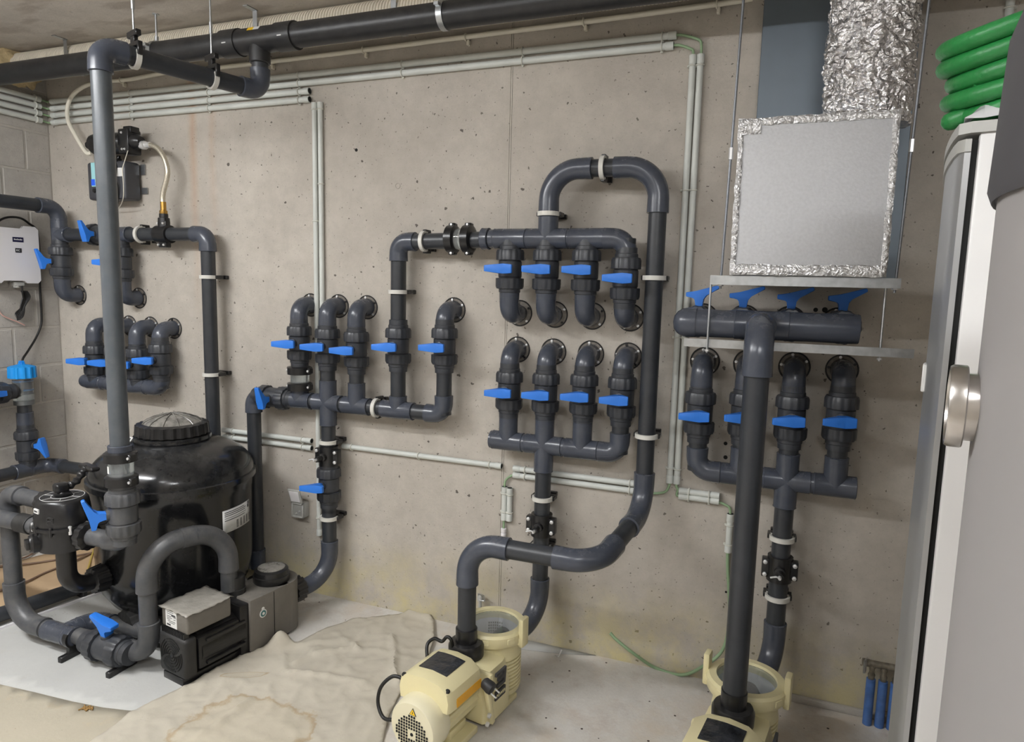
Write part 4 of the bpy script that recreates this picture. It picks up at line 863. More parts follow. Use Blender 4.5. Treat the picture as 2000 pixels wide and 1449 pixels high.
# ------------------------------------------------------------------ grey variable speed pump
L, R, u, v = frame(V((-1.92, -.52, 0)), math.radians(-9.5))
gp = thing('variable_speed_pump', 'grey boxy pool pump with black fan end and black screw lid beside the filter tank', 'pump', V((-1.92, -.52, 0)))
H = .225
b = B(); b.box(L(.0, .085, H/2+.005), (.17, .20, H-.01), R, .004); bd = build(b, 'body', M_PUMPG, gp)
b = B(); b.lathe(L(0, .185, 0), ez, [(.01, .085), (H, .085)], 40); build(b, 'body_end', M_PUMPG, gp)
b = B(); b.box(L(.086, .10, H/2), (.0015, .0016, H-.012), R); build(b, 'panel_seam', M_DARKH, gp)
b = B(); b.lathe(L(0, .16, H), ez, [(0, .070), (.006, .074), (.03, .074), (.032, .070), (.05, .068), (.056, .060), (.057, .055)], 40); ld = build(b, 'screw_lid', M_BLACK, gp)
b = B(); b.lathe(L(0, .16, H+.054), ez, [(0, .056), (.004, .055), (.006, .05), (.0062, .001)], 36); build(b, 'lid_window', M_DOME, ld)
b = B(); b.lathe(L(-.03, .005, H-.01), ez, [(0, .040), (.03, .041), (.032, .034)], 28); b.lathe(L(-.03, .005, H+.02), ez, [(0, .038), (.05, .038), (.052, .032)], 28); build(b, 'outlet_nut', M_BLACKM, gp)
b = B(); b.lathe(L(0, .26, .135), v, [(-.03, .045), (.0, .045), (.002, .055), (.05, .057), (.055, .045), (.057, .035)], ribs=14, ribd=.005); build(b, 'inlet_nut', M_BLACK, gp)
b = B(); b.box(L(0, -.03, H/2), (.15, .05, H-.02), R, .006); b.lathe(L(0, -.03, .105), -v, [(0, .082), (.19, .080)], 36); b.box(L(0, -.145, .105), (.150, .18, .125), R, .01)
for zf in (.06, .15): b.box(L(.078, -.12, zf), (.012, .17, .012), R, .003)
build(b, 'motor', M_BLACK, gp)
b = B(); b.box(L(0, -.265, .105), (.158, .055, .155), R, .016, 3); fe = build(b, 'fan_end', M_BLACKM, gp)
b = B()
for r in (.012, .022, .032, .042, .052, .062):
    nsg = 40
    for a0 in range(4):
        pth = [L(math.cos(a)*r, -.2935, .108+math.sin(a)*r) for a in [a0*math.pi/2+.12+r*8+(math.pi/2-.24)*i/8 for i in range(9)]]; b.tube(pth, .0024, 5)
build(b, 'fan_slots', M_DARKH, fe)
b = B(); b.box(L(0, -.17, .015), (.12, .24, .03), R, .004); b.box(L(.0, .08, .008), (.165, .2, .012), R, .003); build(b, 'foot', M_BLACK, gp)
b = B(); b.box(L(0, -.185, .235), (.155, .185, .078), R, .010, 3); db = build(b, 'drive_box', M_PUMPG, gp)
b = B()
for i in range(16): b.box(L(-.065+i*.0086, -.275, .188), (.004, .02, .026), R)
build(b, 'cooling_fins', M_BLACK, gp)
b = B(); b.box(L(-.015, -.2785, .236), (.066, .0012, .062), R); lb = build(b, 'rating_label', M_PAPER, db, label='white rating label')
b = B()
for z, x0, x1 in ((.262, -.04, .0), (.255, -.04, .01), (.246, -.04, -.015), (.24, -.04, -.01), (.234, -.04, -.02), (.246, 0, .015), (.238, 0, .012), (.228, -.035, .01), (.222, -.03, .005)): b.box(L((x0+x1)/2, -.2793, z), (x1-x0, .0006, .0018), R)
b.box(L(.0, -.2793, .251), (.025, .0007, .005), R); b.box(L(-.03, -.2793, .213), (.022, .0007, .006), R); build(b, 'label_print', M_INK, lb)
# wrinkled protective film on top of the drive box
b = B(); n = 14; vs = []
for i in range(n+1):
    for j in range(n+1):
        x = -.084+.168*i/n; y = -.285+.20*j/n; e = min(i, j, n-i, n-j); z = .2755+.004*noise.noise(V((x*40, y*40, 3)))+(.0 if e else random.uniform(-.005, .002)); vs.append(L(x, y, max(z, .2752) if e else z))
b.add(vs, [(i*(n+1)+j, i*(n+1)+j+1, (i+1)*(n+1)+j+1, (i+1)*(n+1)+j) for i in range(n) for j in range(n)])
M_FLM = mat('protective_film', srgb(150, 146, 138), .25, var=.15, vscale=20, bump=.3, bscale=60)
o = build(b, 'protective_film', M_FLM, db); o.modifiers.new('t', 'SOLIDIFY').thickness = .0006
# round sticker with a lock-like emblem on the side
b = B(); b.lathe(L(.0855, .045, .150), u, [(0, .017), (.001, .017)], 28); b.lathe(L(.0855, .045, .170), u, [(0, .007), (.001, .007)], 16); stk = build(b, 'emblem', M_PAPER, gp, label='round white and green emblem sticker')
M_TEAL = mat('emblem_teal', srgb(60, 110, 110), .5)
b = B(); b.lathe(L(.087, .045, .150), u, [(0, .013), (.0004, .013)], 28); build(b, 'emblem_disc', M_TEAL, stk); b = B(); b.lathe(L(.0878, .045, .150), u, [(0, .006), (.0004, .006)], 20); build(b, 'emblem_core', M_PAPER, stk)
# ------------------------------------------------------------------ conduits
CN = [0]
def conduit(a, c, label, d=.0115, r=.0112, clips=(), hollow=False, name='conduit_pipe', ends=True, group=None):
    a = V(a); c = V(c); t = thing(name, label, 'conduit', (a+c)/2-ez*abs(a.z-c.z)/2, group); ax = (c-a).normalized(); b = B()
    ln = (c-a).length; b.lathe(a, ax, [(0, r*1.0), (ln, r*1.0)], 16); cd_ = build(b, 'tube', M_COND, t)
    if ends:
        for s, q in ((1, c), (-1, a)): b = B(); b.lathe(q-ax*s*.03, ax*s, [(0, r*1.02), (.002, r*1.15), (.03, r*1.15)], 16); build(b, 'end_sleeve', M_COND, t)
    if hollow:
        for s, q in ((1, c), (-1, a)): b = B(); b.lathe(q, ax*s, [(0, r*.85), (.0008, r*.85)], 14); build(b, 'open_end', M_DARKH, t)
    nrm = -ey if abs(ax.x) > .5 or abs(ax.z) > .5 else ex
    for f in clips:
        q = a.lerp(c, f); sd = ax.cross(nrm); b = B(); b.tube([q+(nrm*math.cos(w)+sd*math.sin(w))*(r*1.16) for w in [math.radians(-115+i*230/12) for i in range(13)]], .0028, 6)
        b.box(q+sd*(r+.003)-nrm*.004, (.009, .009, .009), None, .002, 1); build(b, 'conduit_clip', M_CLIP, t)
    return t
zc = [Z(582, 151, .012), Z(582, 166, .012), Z(582, 182, .012), Z(582, 197, .012)]
xe = X(605, 180, .012)
zA = (Z(320, 180, .012)+Z(1290, 66, .012))/2; stp = .0345
tops = [zA-stp*i for i in range(4)]
xc0 = XL+.045; xc1 = X(1322, 62, .012)
names = ('top', 'second', 'third', 'lowest')
for i in range(4):
    xe_ = xc1-(.0 if i == 0 else .008) if i < 2 else xe
    cl = [(X(px, 150, .012)-xc0)/(xe_-xc0) for px in ((254, 407, 584, 786, 1020, 1290) if i < 2 else (254, 407, 584))]
    conduit((xc0, -.0125, tops[i]), (xe_, -.0125, tops[i]), '%s of the four stacked grey conduits along the top of the back wall' % names[i], clips=cl, hollow=i > 1, r=.0123, group='stacked conduits on the back wall')
    conduit((XL+.0125, -.05, tops[i]+.004), (XL+.0125, -1.7, tops[i]+.004), '%s of the four stacked grey conduits along the top of the block wall' % names[i], clips=(.015, .25), r=.0123, group='stacked conduits on the block wall')
    b = B(); b.tube(arc(V((XL+.0125, -.0125, tops[i]+.002)), -ey, ex, .03, 6)[0] if False else [V((XL+.0125, -.055, tops[i]+.004)), V((XL+.0135, -.03, tops[i]+.003)), V((XL+.02, -.018, tops[i])), V((XL+.05, -.0125, tops[i]))], .005, 8); build(b, 'corner_cable', M_GREENC, label='pale cable bridging the corner between the %s conduits' % names[i], cat='cable', group='corner cables')
xv = [X(617, 450, .012), X(628, 450, .012)]; ztv = Z(625, 200, .012)
sp = max(xv[1]-xv[0], .0225); xv[1] = xv[0]+sp
zbt = Z(629, 1046, .012)
cl = [(ztv-Z(620, py, .012))/(ztv-zbt) for py in (214, 432, 1010)]
conduit((xv[0], -.0125, ztv), (xv[0], -.0125, zbt), 'left one of the upright conduit pair, reaching down past the wall socket', clips=cl, hollow=True)
conduit((xv[1], -.0125, ztv), (xv[1], -.0125, 1.29), 'right one of the upright conduit pair above the centre manifold, ending behind it', clips=(.03, .36), hollow=True)
xq0 = X(1343, 300, .012); xq1 = X(1358, 300, .012); sp = max(xq1-xq0, .0235); zt_ = Z(1352, 108, .012); zb_ = Z(1310, 943, .012)
cl = [(zt_-Z(1340, py, .012))/(zt_-zb_) for py in (130, 372, 660, 918)]
for i in (0, 1): conduit((xq0+i*sp, -.0125, zt_), (xq0+i*sp, -.0125, zb_), '%s one of the two tall upright conduits right of the arched pipe' % ('left', 'right')[i], clips=cl)
def cable(pts, label, r=.0048, m_=None, name='cable', cat='cable', group=None):
    b = B(); b.tube(spline(pts), r, 10); return build(b, name, m_ or M_GREENC, label=label, cat=cat, group=group)
cable([(xc1-.02, -.0125, tops[0]), (xc1+.02, -.0125, tops[0]-.002), (xq0+sp-.012, -.0125, tops[0]-.022), (xq0+sp, -.0125, zt_+.03), (xq0+sp, -.0125, zt_-.02)], 'outer green cable bending from the top conduit into the upright conduit', name='green_cable')
cable([(xc1-.03, -.0125, tops[1]), (xc1+.01, -.0125, tops[1]), (xq0-.01, -.0125, tops[1]-.016), (xq0, -.0125, zt_+.012), (xq0, -.0125, zt_-.02)], 'inner green cable bending from the second conduit into the upright conduit', name='green_cable')
zl0, zl1 = (Z(460, 842, .012)+Z(606, 861, .012))/2, (Z(451, 854, .012)+Z(606, 873, .012))/2
for i, z in enumerate((zl0, zl1-.003)): conduit((X(436, 845, .012), -.0125, z), (X(609, 866, .012), -.0125, z), '%s of two short conduits between the filter tank and the drop pipe' % ('upper', 'lower')[i], clips=(.12, .9), hollow=True)
zmid = (Z(671, 872, .012)+Z(978, 909, .012))/2
conduit((X(670, 872, .012), -.0125, zmid), (X(980, 909, .012), -.0125, zmid), 'single grey conduit low on the wall right of the centre drop pipe', clips=(.06, .5, .93), hollow=True)
xs0, xs1 = X(1003, 920, .012), X(1243, 950, .012); zu = (Z(1003, 916, .012)+Z(1241, 943, .012))/2
for i, z in enumerate((zu, zu-.0285)): conduit((xs0, -.0125, z), (xs1, -.0125, z), '%s of two grey conduits crossing behind the middle drop pipe' % ('upper', 'lower')[i], clips=(.1, .95), hollow=True)
xk = X(985, 980, .012); zk0, zk1 = Z(986, 950, .012), Z(984, 1015, .012)
for i in (0, 1): conduit((xk+i*.0235, -.0125, zk0-.003*i), (xk+i*.0235, -.0125, zk1), '%s of two short upright conduits left of the middle drop pipe' % ('left', 'right')[i], clips=(.2, .75), hollow=i == 1)
cable([(xs0+.02, -.0125, zu-.0285), (xs0-.006, -.0125, zu-.031), (xk+.006, -.0125, zk0+.03), (xk, -.0125, zk0+.008), (xk, -.0125, zk0-.02)], 'short green cable bend above the two small upright conduits', name='green_cable')
zk2 = Z(984, 1032, .012); t = thing('cable_gland', 'white cable gland on a green cable end below the small conduits', 'gland', (xk, -.0125, zk2-.03))
b = B(); b.tube([(xk, -.0125, zk1+.01), (xk, -.0125, zk2-.03)], .0048, 10); build(b, 'cable', M_GREENC, t); b = B(); b.lathe((xk, -.0125, zk2-.038), ez, [(0, .010), (.016, .012), (.018, .0095), (.024, .012), (.038, .012), (.04, .008)], 10); build(b, 'gland', M_WHITEP, t)
xh0, xh1 = X(1326, 962, .012), X(1405, 972, .012); zh_ = (Z(1326, 958, .012)+Z(1404, 968, .012))/2
for i, z in enumerate((zh_, zh_-.021)): conduit((xh0, -.0125, z), (xh1, -.0125, z), '%s of two very short conduits below the elbow of the right manifold' % ('upper', 'lower')[i], clips=(.25, .75))
cable([(xq0+sp, -.0125, zb_+.02), (xq0+sp, -.0125, zb_-.01), (xq0+sp+.006, -.0125, zh_+.004), (xh0-.006, -.0125, zh_-.019), (xh0+.02, -.0125, zh_-.021)], 'green cable bending from the upright conduit into the very short ones', name='green_cable')
cable([(xq0, -.0125, zb_+.02), (xq0, -.0125, zb_-.008), (xq0-.02, -.0125, zb_-.04), (xs1+.02, -.0125, zu-.034), (xs1-.01, -.0125, zu-.029)], 'green cable bending from the upright conduit behind the arched pipe', name='green_cable')
xw = X(1425, 1030, .012); zw0, zw1 = Z(1425, 1003, .012), Z(1421, 1078, .012)
conduit((xw, -.0125, zw0), (xw, -.0125, zw1), 'short upright conduit just left of the long drop pipe to the right pump', clips=(.3, .8))
cable([(xh1-.01, -.0125, zh_-.021), (xh1+.02, -.0125, zh_-.03), (xw-.004, -.0125, zw0+.02), (xw, -.0125, zw0-.02)], 'green cable between the very short conduits and the short upright one', name='green_cable')
cable([(xw, -.0125, zw1+.02), (xw+.002, -.012, zw1-.05), (xw+.02, -.014, Z(1428, 1200, .012)), W(1412, 1268, .02), W(1370, 1303, .03), F(1330, 1318, .006), F(1280, 1304, .006), W(1240, 1278, .05), W(1205, 1250, .05), W(1192, 1236, .05)], 'green cable hanging from the wall and curling along the floor edge', .0062, name='green_cable')
# ------------------------------------------------------------------ wall socket
so = W(593, 985, 0); so = V((so.x, 0, Z(593, 996, .03)))
ws = thing('wall_socket', 'light grey surface wall socket with its flap open, left of the drop pipe', 'socket', so)
b = B(); b.box(so+V((0, -.02, 0)), (.068, .04, .072), None, .006, 2); bx_ = build(b, 'back_box', M_GREYP, ws)
b = B(); b.box(so+V((0, -.0405, 0)), (.054, .002, .058)); build(b, 'socket_recess', mat('socket_recess', srgb(150, 150, 146), .6), bx_)
rr = []; 
b = B(); b.box(so+V((0, -.044, .032)), (.068, .010, .008), None, .002, 1); b.box(so+V((0, -.044, -.032)), (.068, .010, .008), None, .002, 1); b.box(so+V((.030, -.044, 0)), (.008, .010, .072), None, .002, 1); b.box(so+V((-.030, -.044, 0)), (.008, .010, .072), None, .002, 1); build(b, 'rim', M_GREYP, ws)
for dx, dz in ((-.008, -.016), (.010, -.004)):
    b = B(); b.lathe(so+V((dx, -.041, dz)), -ey, [(0, .004), (.006, .004)], 10); build(b, 'contact', M_BOLT, bx_)
Rf = Matrix.Rotation(math.radians(18), 3, 'X'); fc_ = so+V((0, -.058, .072))
b = B(); b.box(fc_, (.068, .010, .072), Rf, .004, 2); fl = build(b, 'flap', M_GREYP, ws); b = B(); b.box(fc_+Rf @ V((0, -.006, 0)), (.052, .003, .056), Rf, .001, 1); build(b, 'flap_pad', M_WHITEP, fl)
# ------------------------------------------------------------------ controller behind the tall pipe
cc = W(212, 350, .06)
ct = thing('dosing_controller', 'dark grey wall controller with pale blue screen, half hidden behind the tall pipe', 'controller', (cc.x, -.06, Z(212, 392, .06)))
xa_, xb_2 = X(170, 350, .10), X(244, 350, .10); z0_, z1_ = Z(200, 390, .1), Z(200, 315, .1); dr = math.radians(0)
b = B(); b.box(((xa_+xb_2)/2, -.055, (z0_+z1_)/2), (xb_2-xa_, .09, z1_-z0_), None, .014, 3); build(b, 'housing', mat('controller_grey', srgb(66, 67, 72), .4, var=.1), ct)
b = B(); b.box((xa_+.085, -.1005, (z0_+z1_)/2+.03), (.105, .003, .115), None, .001, 1); sc_ = build(b, 'screen', mat('lcd_pale', srgb(150, 200, 205), .25, emit=.12), ct)
b = B()
for i, (w_, h_) in enumerate(((.025, .03), (.02, .018), (.03, .03), (.028, .022))): b.box((xa_+.044+i*.026, -.1025, (z0_+z1_)/2-.022+h_/2), (w_, .001, h_))
build(b, 'screen_graphic', mat('lcd_blue', srgb(40, 90, 215), .3, emit=.15), sc_)
b = B(); b.lathe((xa_+.05, -.10, z0_+.045), -ey, [(0, .011), (.006, .010), (.007, .004)], 16); build(b, 'knob', M_BLACK, ct)
for dx in (.07, .16): b = B(); b.lathe((xa_+dx, -.05, z1_-.002), ez, [(0, .013), (.02, .013), (.022, .009), (.035, .009)], 10); build(b, 'gland', M_BLACK, ct)
b = B(); b.box((xb_2+.01, -.006, z1_-.03), (.03, .004, .05)); b.box((xb_2+.016, -.006, z0_+.05), (.04, .004, .03)); build(b, 'mounting_plate', M_ZINC, ct)
b = B(); b.prism([(0, 0), (.045, 0), (.045, .04), (0, .04)], (xb_2-.06, -.1012, z1_-.075), ex, ez, -ey, 0, .001); build(b, 'label', M_PAPER, ct)
b = B(); b.tube(spline([(xa_+.165, -.05, z1_+.02), (xa_+.2, -.09, z1_+.0), (xa_+.215, -.115, z1_-.08), (xa_+.22, -.11, z0_+.05), (xa_+.2, -.10, z0_-.02)]), .004, 8); build(b, 'cable', M_CABLE, ct)
cable([W(250, 294, .13), W(243, 316, .12), W(239, 332, .125), W(241, 360, .125), W(240, 390, .11), W(229, 412, .02)], 'thin pale wire hanging from the injector past the controller', .0018, M_WHITEH, name='thin_wire', cat='wire')
# ------------------------------------------------------------------ left block wall: chlorinator, cell, pipes
def LW(px, py, off=0.): return SX(px, py, XL+off)
q0, q1 = LW(-38, 500, .06), LW(76, 500, .06); zt1 = LW(40, 441, .06).z; zb1 = LW(40, 553, .06).z
yc = (q0.y+q1.y)/2; wy = abs(q1.y-q0.y)
ch = thing('chlorinator_box', 'white flat chlorinator box with two dark badges on the block wall', 'control box', (XL+.03, yc, zb1))
prof = [(-wy/2, zb1+.015), (-wy/2+.015, zb1), (-wy*.2, zb1), (-wy*.16, zb1+.012), (wy*.2, zb1+.012), (wy*.24, zb1), (wy/2-.015, zb1), (wy/2, zb1+.015), (wy/2, zt1-.015), (wy/2-.015, zt1), (wy*.24, zt1), (wy*.2, zt1-.014), (-wy*.16, zt1-.014), (-wy*.2, zt1), (-wy/2+.015, zt1), (-wy/2, zt1-.015)]
b = B(); b.prism([(a, z) for a, z in prof], (XL, yc, 0), ey, ez, ex, .052, .066); build(b, 'front_panel', M_WHITEP, ch, angle=60)
b = B(); b.box((XL+.027, yc, (zt1+zb1)/2), (.052, wy-.02, zt1-zb1-.03), None, .006); build(b, 'housing', M_BLACKM, ch)
ybd = LW(35, 468, .066); M_NAVY = mat('navy_badge', srgb(30, 28, 66), .35)
b = B(); b.box((XL+.0665, ybd.y, ybd.z), (.0015, .052, .024)); bd1 = build(b, 'badge', M_NAVY, ch)
b = B()
for i in range(8): b.box((XL+.0678, ybd.y-.018+i*.005, ybd.z+(.0 if i % 3 else .001)), (.0006, .0032, .005 if i % 3 else .007))
build(b, 'badge_print', M_PAPER, bd1)
yb2 = LW(36, 489, .066); b = B(); b.box((XL+.0665, yb2.y, yb2.z), (.0015, .030, .022)); bd2 = build(b, 'badge', M_BLACKM, ch)
text_mesh('KC', .014, (XL+.0676, yb2.y-.002, yb2.z), ey, ez, 'badge_print', M_PAPER, bd2)
b = B(); b.box((XL+.04, LW(35, 556, .04).y, zb1-.004), (.03, .05, .02), None, .004); b.lathe((XL+.04, LW(32, 556, .04).y, zb1-.022), ez, [(0, .014), (.02, .016)], 12); build(b, 'socket', M_GREYP, ch)
cable([LW(43, 553, .05), LW(44, 572, .05), LW(47, 585, .04)], 'short black lead above the bundled cable under the white box', .004, M_CABLE, name='power_lead')
bn = thing('cable_bundle', 'coiled bundle of thin black cable hanging under the white box', 'cable', LW(40, 620, .03))
for k in range(6):
    b = B(); o_ = (k-2.5)*.004; b.tube(spline([LW(47, 568, .04)+V((o_*.5, o_, 0)), LW(52, 580, .04)+V((o_, o_, 0)), LW(46, 598, .035)+V((o_, 0, 0)), LW(37, 612+k, .035)+V((o_, o_, 0)), LW(34, 620+k, .035), LW(42, 623-k, .035)+V((o_, 0, 0)), LW(44, 600, .038)+V((0, o_, 0)), LW(46, 575, .04)]), .0032, 8); build(b, 'loop', M_CABLE, bn)
cable([LW(-10, 442, .03), LW(0, 430, .03), LW(18, 424, .03), LW(40, 426, .03), LW(56, 436, .02), LW(72, 452, .012), LW(77, 500, .012), LW(78, 560, .012), LW(81, 610, .012), LW(80, 635, .012), LW(70, 660, .015), LW(55, 685, .04), LW(45, 700, .06), LW(42, 712, .066)], 'black cable running round the white box down to the blue-capped cell', .0055, M_CABLE, name='cell_cable')
cable([LW(-6, 600, .02), LW(4, 615, .02), LW(20, 623, .02), LW(33, 628, .02), LW(48, 635, .02)], 'loose wire with red and white bare ends on the block wall', .003, mat('red_white_wire', srgb(214, 170, 160), .5), name='loose_wire', cat='wire')
# cell with blue cap
XC = XL+.085
pc = SX(43, 725, XC); cl_ = thing('chlorinator_cell', 'clear chlorinator cell with bright blue screw cap on pipes at the block wall', 'cell', (pc.x, pc.y, .6))
zc0 = SX(43, 738, XC).z; zc1 = SX(43, 716, XC).z; zg1 = SX(43, 790, XC).z
b = B(); b.lathe(V((XC, pc.y, zc0)), ez, [(0, .056), (.002, .062), (zc1-zc0, .060), (zc1-zc0+.004, .05), (zc1-zc0+.012, .016), (zc1-zc0+.03, .011)], ribs=12, ribd=.006); build(b, 'screw_cap', M_CYAN, cl_)
b = B(); b.lathe(V((XC, pc.y, zg1)), ez, [(0, .045), (zc0-zg1, .045)], 28); b.lathe(V((XC, pc.y, zg1)), ez, [(0, .042), (zc0-zg1, .042)], 28); build(b, 'clear_body', M_CLEAR, cl_)
b = B(); b.box((XC, pc.y, zc0-.045), (.055, .06, .075), None, .004)
build(b, 'electrode_block', M_FIT, cl_)
for dz in (-.015, -.06):
    b = B(); b.box((XC, pc.y, zc0+dz), (.06, .066, .010), None, .003, 1); build(b, 'electrode_clip', M_CYAN, cl_)
zq_ = SX(43, 762, XC).z
pipe(cl_, (XC, pc.y-.02, zq_), (XC, pc.y-.8, zq_), name='pipe'); valve(cl_, (XC, pc.y-.16, zq_), ey, V((1, 0, .1)), V((0, 1, 0)), hs=.8); sleeve(cl_, (XC, pc.y-.07, zq_), ey, .06, mt=M_BLACKM)
zpipe = SX(60, 915, XC).z; ztee = zpipe
pipe(cl_, (XC, pc.y, zg1+.02), (XC, pc.y, ztee)); sleeve(cl_, (XC, pc.y, SX(46, 822, XC).z), ez, .09); zv_ = SX(48, 870, XC).z
valve(cl_, (XC, pc.y, zv_), ez, V((1, .25, 0)), ez, hs=1.0)
xcn = XC; tee(cl_, (XC, pc.y, ztee), ey, ez, .15, .07); ycor = -.17
run(cl_, [V((XC, pc.y-.9, ztee)), V((XC, ycor, ztee)), V((-2.72, ycor+.03, ztee-.0))], [.06])
# ------------------------------------------------------------------ floor coverings
def sheet(poly, name, mt, zf, label, cat, step=.03, thick=.002, kind=None):
    P = [V((p.x, p.y)) for p in poly]; 
    Q = []
    for i, p in enumerate(P):
        q = P[(i+1) % len(P)]; k = max(1, int((q-p).length/step)); Q += [p.lerp(q, j/k) for j in range(k)]
    n = len(Q); xs = [p.x for p in Q]; ys = [p.y for p in Q]; pts = list(Q); x = min(xs)
    def inside(p):
        c = False
        for i in range(n):
            a, b_ = Q[i], Q[i-1]
            if (a.y > p.y) != (b_.y > p.y) and p.x < (b_.x-a.x)*(p.y-a.y)/(b_.y-a.y)+a.x: c = not c
        return c
    r_ = 0
    while x < max(xs):
        y = min(ys)+(r_ % 2)*step/2
        while y < max(ys):
            p = V((x+random.uniform(-.1, .1)*step, y+random.uniform(-.1, .1)*step))
            if inside(p) and min((p-e).length for e in Q) > step*.5: pts.append(p)
            y += step
        x += step*.87; r_ += 1
    vv, ee, ff, *_ = delaunay_2d_cdt(pts, [(i, (i+1) % n) for i in range(n)], [], 1, 1e-5)
    b = B(); b.add([V((p.x, p.y, zf(p))) for p in vv], [tuple(f) for f in ff]); o = build(b, name, mt, label=label, cat=cat, angle=60, kind=kind)
    me = o.data
    bm = bmesh.new(); bm.from_mesh(me)
    for f in bm.faces:
        if f.normal.z < 0: f.normal_flip()
    bm.to_mesh(me); bm.free()
    md = o.modifiers.new('thickness', 'SOLIDIFY'); md.thickness = thick; md.offset = -1
    return o
def stain_mat(name, base, specks, rings=(), spk=.3):
    m = bpy.data.materials.new(name); m.use_nodes = True; nt = m.node_tree; bs = nt.nodes['Principled BSDF']; N = nt.nodes.new; L = nt.links.new; bs.inputs['Roughness'].default_value = .9
    g = N('ShaderNodeNewGeometry'); pos = g.outputs['Position']
    def nz(sc, d=8, r=.65):
        n = N('ShaderNodeTexNoise'); n.inputs['Scale'].default_value = sc; n.inputs['Detail'].default_value = d; n.inputs['Roughness'].default_value = r; L(pos, n.inputs['Vector']); return n
    def rmp(x, a, c, lo=0., hi=1.):
        r = N('ShaderNodeMapRange'); r.inputs[1].default_value = a; r.inputs[2].default_value = c; r.inputs[3].default_value = lo; r.inputs[4].default_value = hi; L(x, r.inputs[0]); return r.outputs[0]
    def mix(f, a, c):
        x = N('ShaderNodeMix'); x.data_type = 'RGBA'; L(f, x.inputs[0])
        for s, i in ((a, 6), (c, 7)):
            if isinstance(s, tuple): x.inputs[i].default_value = s
            else: L(s, x.inputs[i])
        return x.outputs[2]
    col = mix(rmp(nz(3).outputs[0], .4, .62, 0, .6), base, tuple(x*.88 for x in base[:3])+(1,))
    col = mix(rmp(nz(9, 9, .75).outputs[0], .56, .74, 0, .45), col, specks)
    vo = N('ShaderNodeTexVoronoi'); vo.inputs['Scale'].default_value = 34
    mp = N('ShaderNodeMapping'); mp.inputs['Scale'].default_value = (1, 2.2, 1); mp.inputs['Rotation'].default_value = (0, 0, .6); L(pos, mp.inputs[0]); L(mp.outputs[0], vo.inputs['Vector'])
    lt = N('ShaderNodeMath'); lt.operation = 'LESS_THAN'; L(vo.outputs[0], lt.inputs[0]); L(rmp(nz(4).outputs[0], .45, .7, 0, .17), lt.inputs[1])
    mu = N('ShaderNodeMath'); mu.operation = 'MULTIPLY'; mu.inputs[1].default_value = spk; L(lt.outputs[0], mu.inputs[0]); col = mix(mu.outputs[0], col, srgb(120, 100, 78))
    for cx_, cy_, rx, ry, rot, am in rings:
        mp = N('ShaderNodeMapping'); mp.vector_type = 'TEXTURE'; mp.inputs['Location'].default_value = (cx_, cy_, 0); mp.inputs['Rotation'].default_value = (0, 0, rot); mp.inputs['Scale'].default_value = (rx, ry, 1); L(pos, mp.inputs[0])
        sp_ = N('ShaderNodeSeparateXYZ'); L(mp.outputs[0], sp_.inputs[0]); cb_ = N('ShaderNodeCombineXYZ'); L(sp_.outputs[0], cb_.inputs[0]); L(sp_.outputs[1], cb_.inputs[1])
        ln = N('ShaderNodeVectorMath'); ln.operation = 'LENGTH'; L(cb_.outputs[0], ln.inputs[0])
        ad = N('ShaderNodeMath'); ad.operation = 'MULTIPLY_ADD'; L(nz(7, 6, .6).outputs[0], ad.inputs[0]); ad.inputs[1].default_value = 1.1; ad.inputs[2].default_value = -.55; s2 = N('ShaderNodeMath'); s2.operation = 'ADD'; L(ln.outputs['Value'], s2.inputs[0]); L(ad.outputs[0], s2.inputs[1])
        inner = rmp(s2.outputs[0], .95, 1.0, .35*am, 0.); col = mix(inner, col, srgb(182, 168, 138))
        e1 = rmp(s2.outputs[0], .86, .96, 0., am); e2 = rmp(s2.outputs[0], .97, 1.04, 1., 0.); me_ = N('ShaderNodeMath'); me_.operation = 'MULTIPLY'; L(e1, me_.inputs[0]); L(e2, me_.inputs[1]); col = mix(me_.outputs[0], col, srgb(158, 134, 98))
    bp = N('ShaderNodeBump'); bp.inputs['Strength'].default_value = .15; bp.inputs['Distance'].default_value = .006; L(nz(60).outputs[0], bp.inputs['Height']); L(bp.outputs[0], bs.inputs['Normal'])
    L(col, bs.inputs['Base Color']); return m
FV = lambda l: [F(px, py, 0) for px, py in l]
# white sheet under the left pipes
ws_poly = FV([(-60, 1318), (0, 1337), (70, 1353), (140, 1370), (200, 1382), (250, 1388), (292, 1391), (330, 1372), (380, 1360), (430, 1322), (520, 1262), (500, 1210), (420, 1195), (330, 1165), (230, 1140), (150, 1165), (60, 1196), (-60, 1240)])
M_WSHEET = stain_mat('white_sheet', srgb(186, 186, 183), srgb(176, 170, 158), (), .55)
sheet(ws_poly, 'white_floor_sheet', M_WSHEET, lambda p: .0022, 'white floor sheet speckled with debris under the floor pipe run', 'floor sheet', .05, .0018)
bg_poly = FV([(-80, 1325), (0, 1337), (70, 1353), (140, 1370), (200, 1382), (250, 1388), (292, 1391), (330, 1376), (380, 1362), (430, 1380), (300, 1560), (-120, 1560)])
M_BSHEET = stain_mat('beige_sheet', srgb(178, 170, 152), srgb(190, 170, 136), (), .5)
sheet(bg_poly, 'beige_floor_sheet', M_BSHEET, lambda p: .0012, 'flat beige floor sheet at the bottom left corner in front of the white one', 'floor sheet', .06, .001)
# tan board behind
tb_poly = FV([(-60, 1215), (0, 1192), (60, 1178), (150, 1146), (215, 1110), (205, 1060), (150, 1068), (60, 1090), (-60, 1120)])
M_TAN = stain_mat('tan_board', srgb(196, 168, 134), srgb(182, 152, 118), (), .1)
sheet(tb_poly, 'tan_floor_board', M_TAN, lambda p: .004, 'tan board lying on the floor in the corner behind the multiport valve', 'board', .08, .0035)
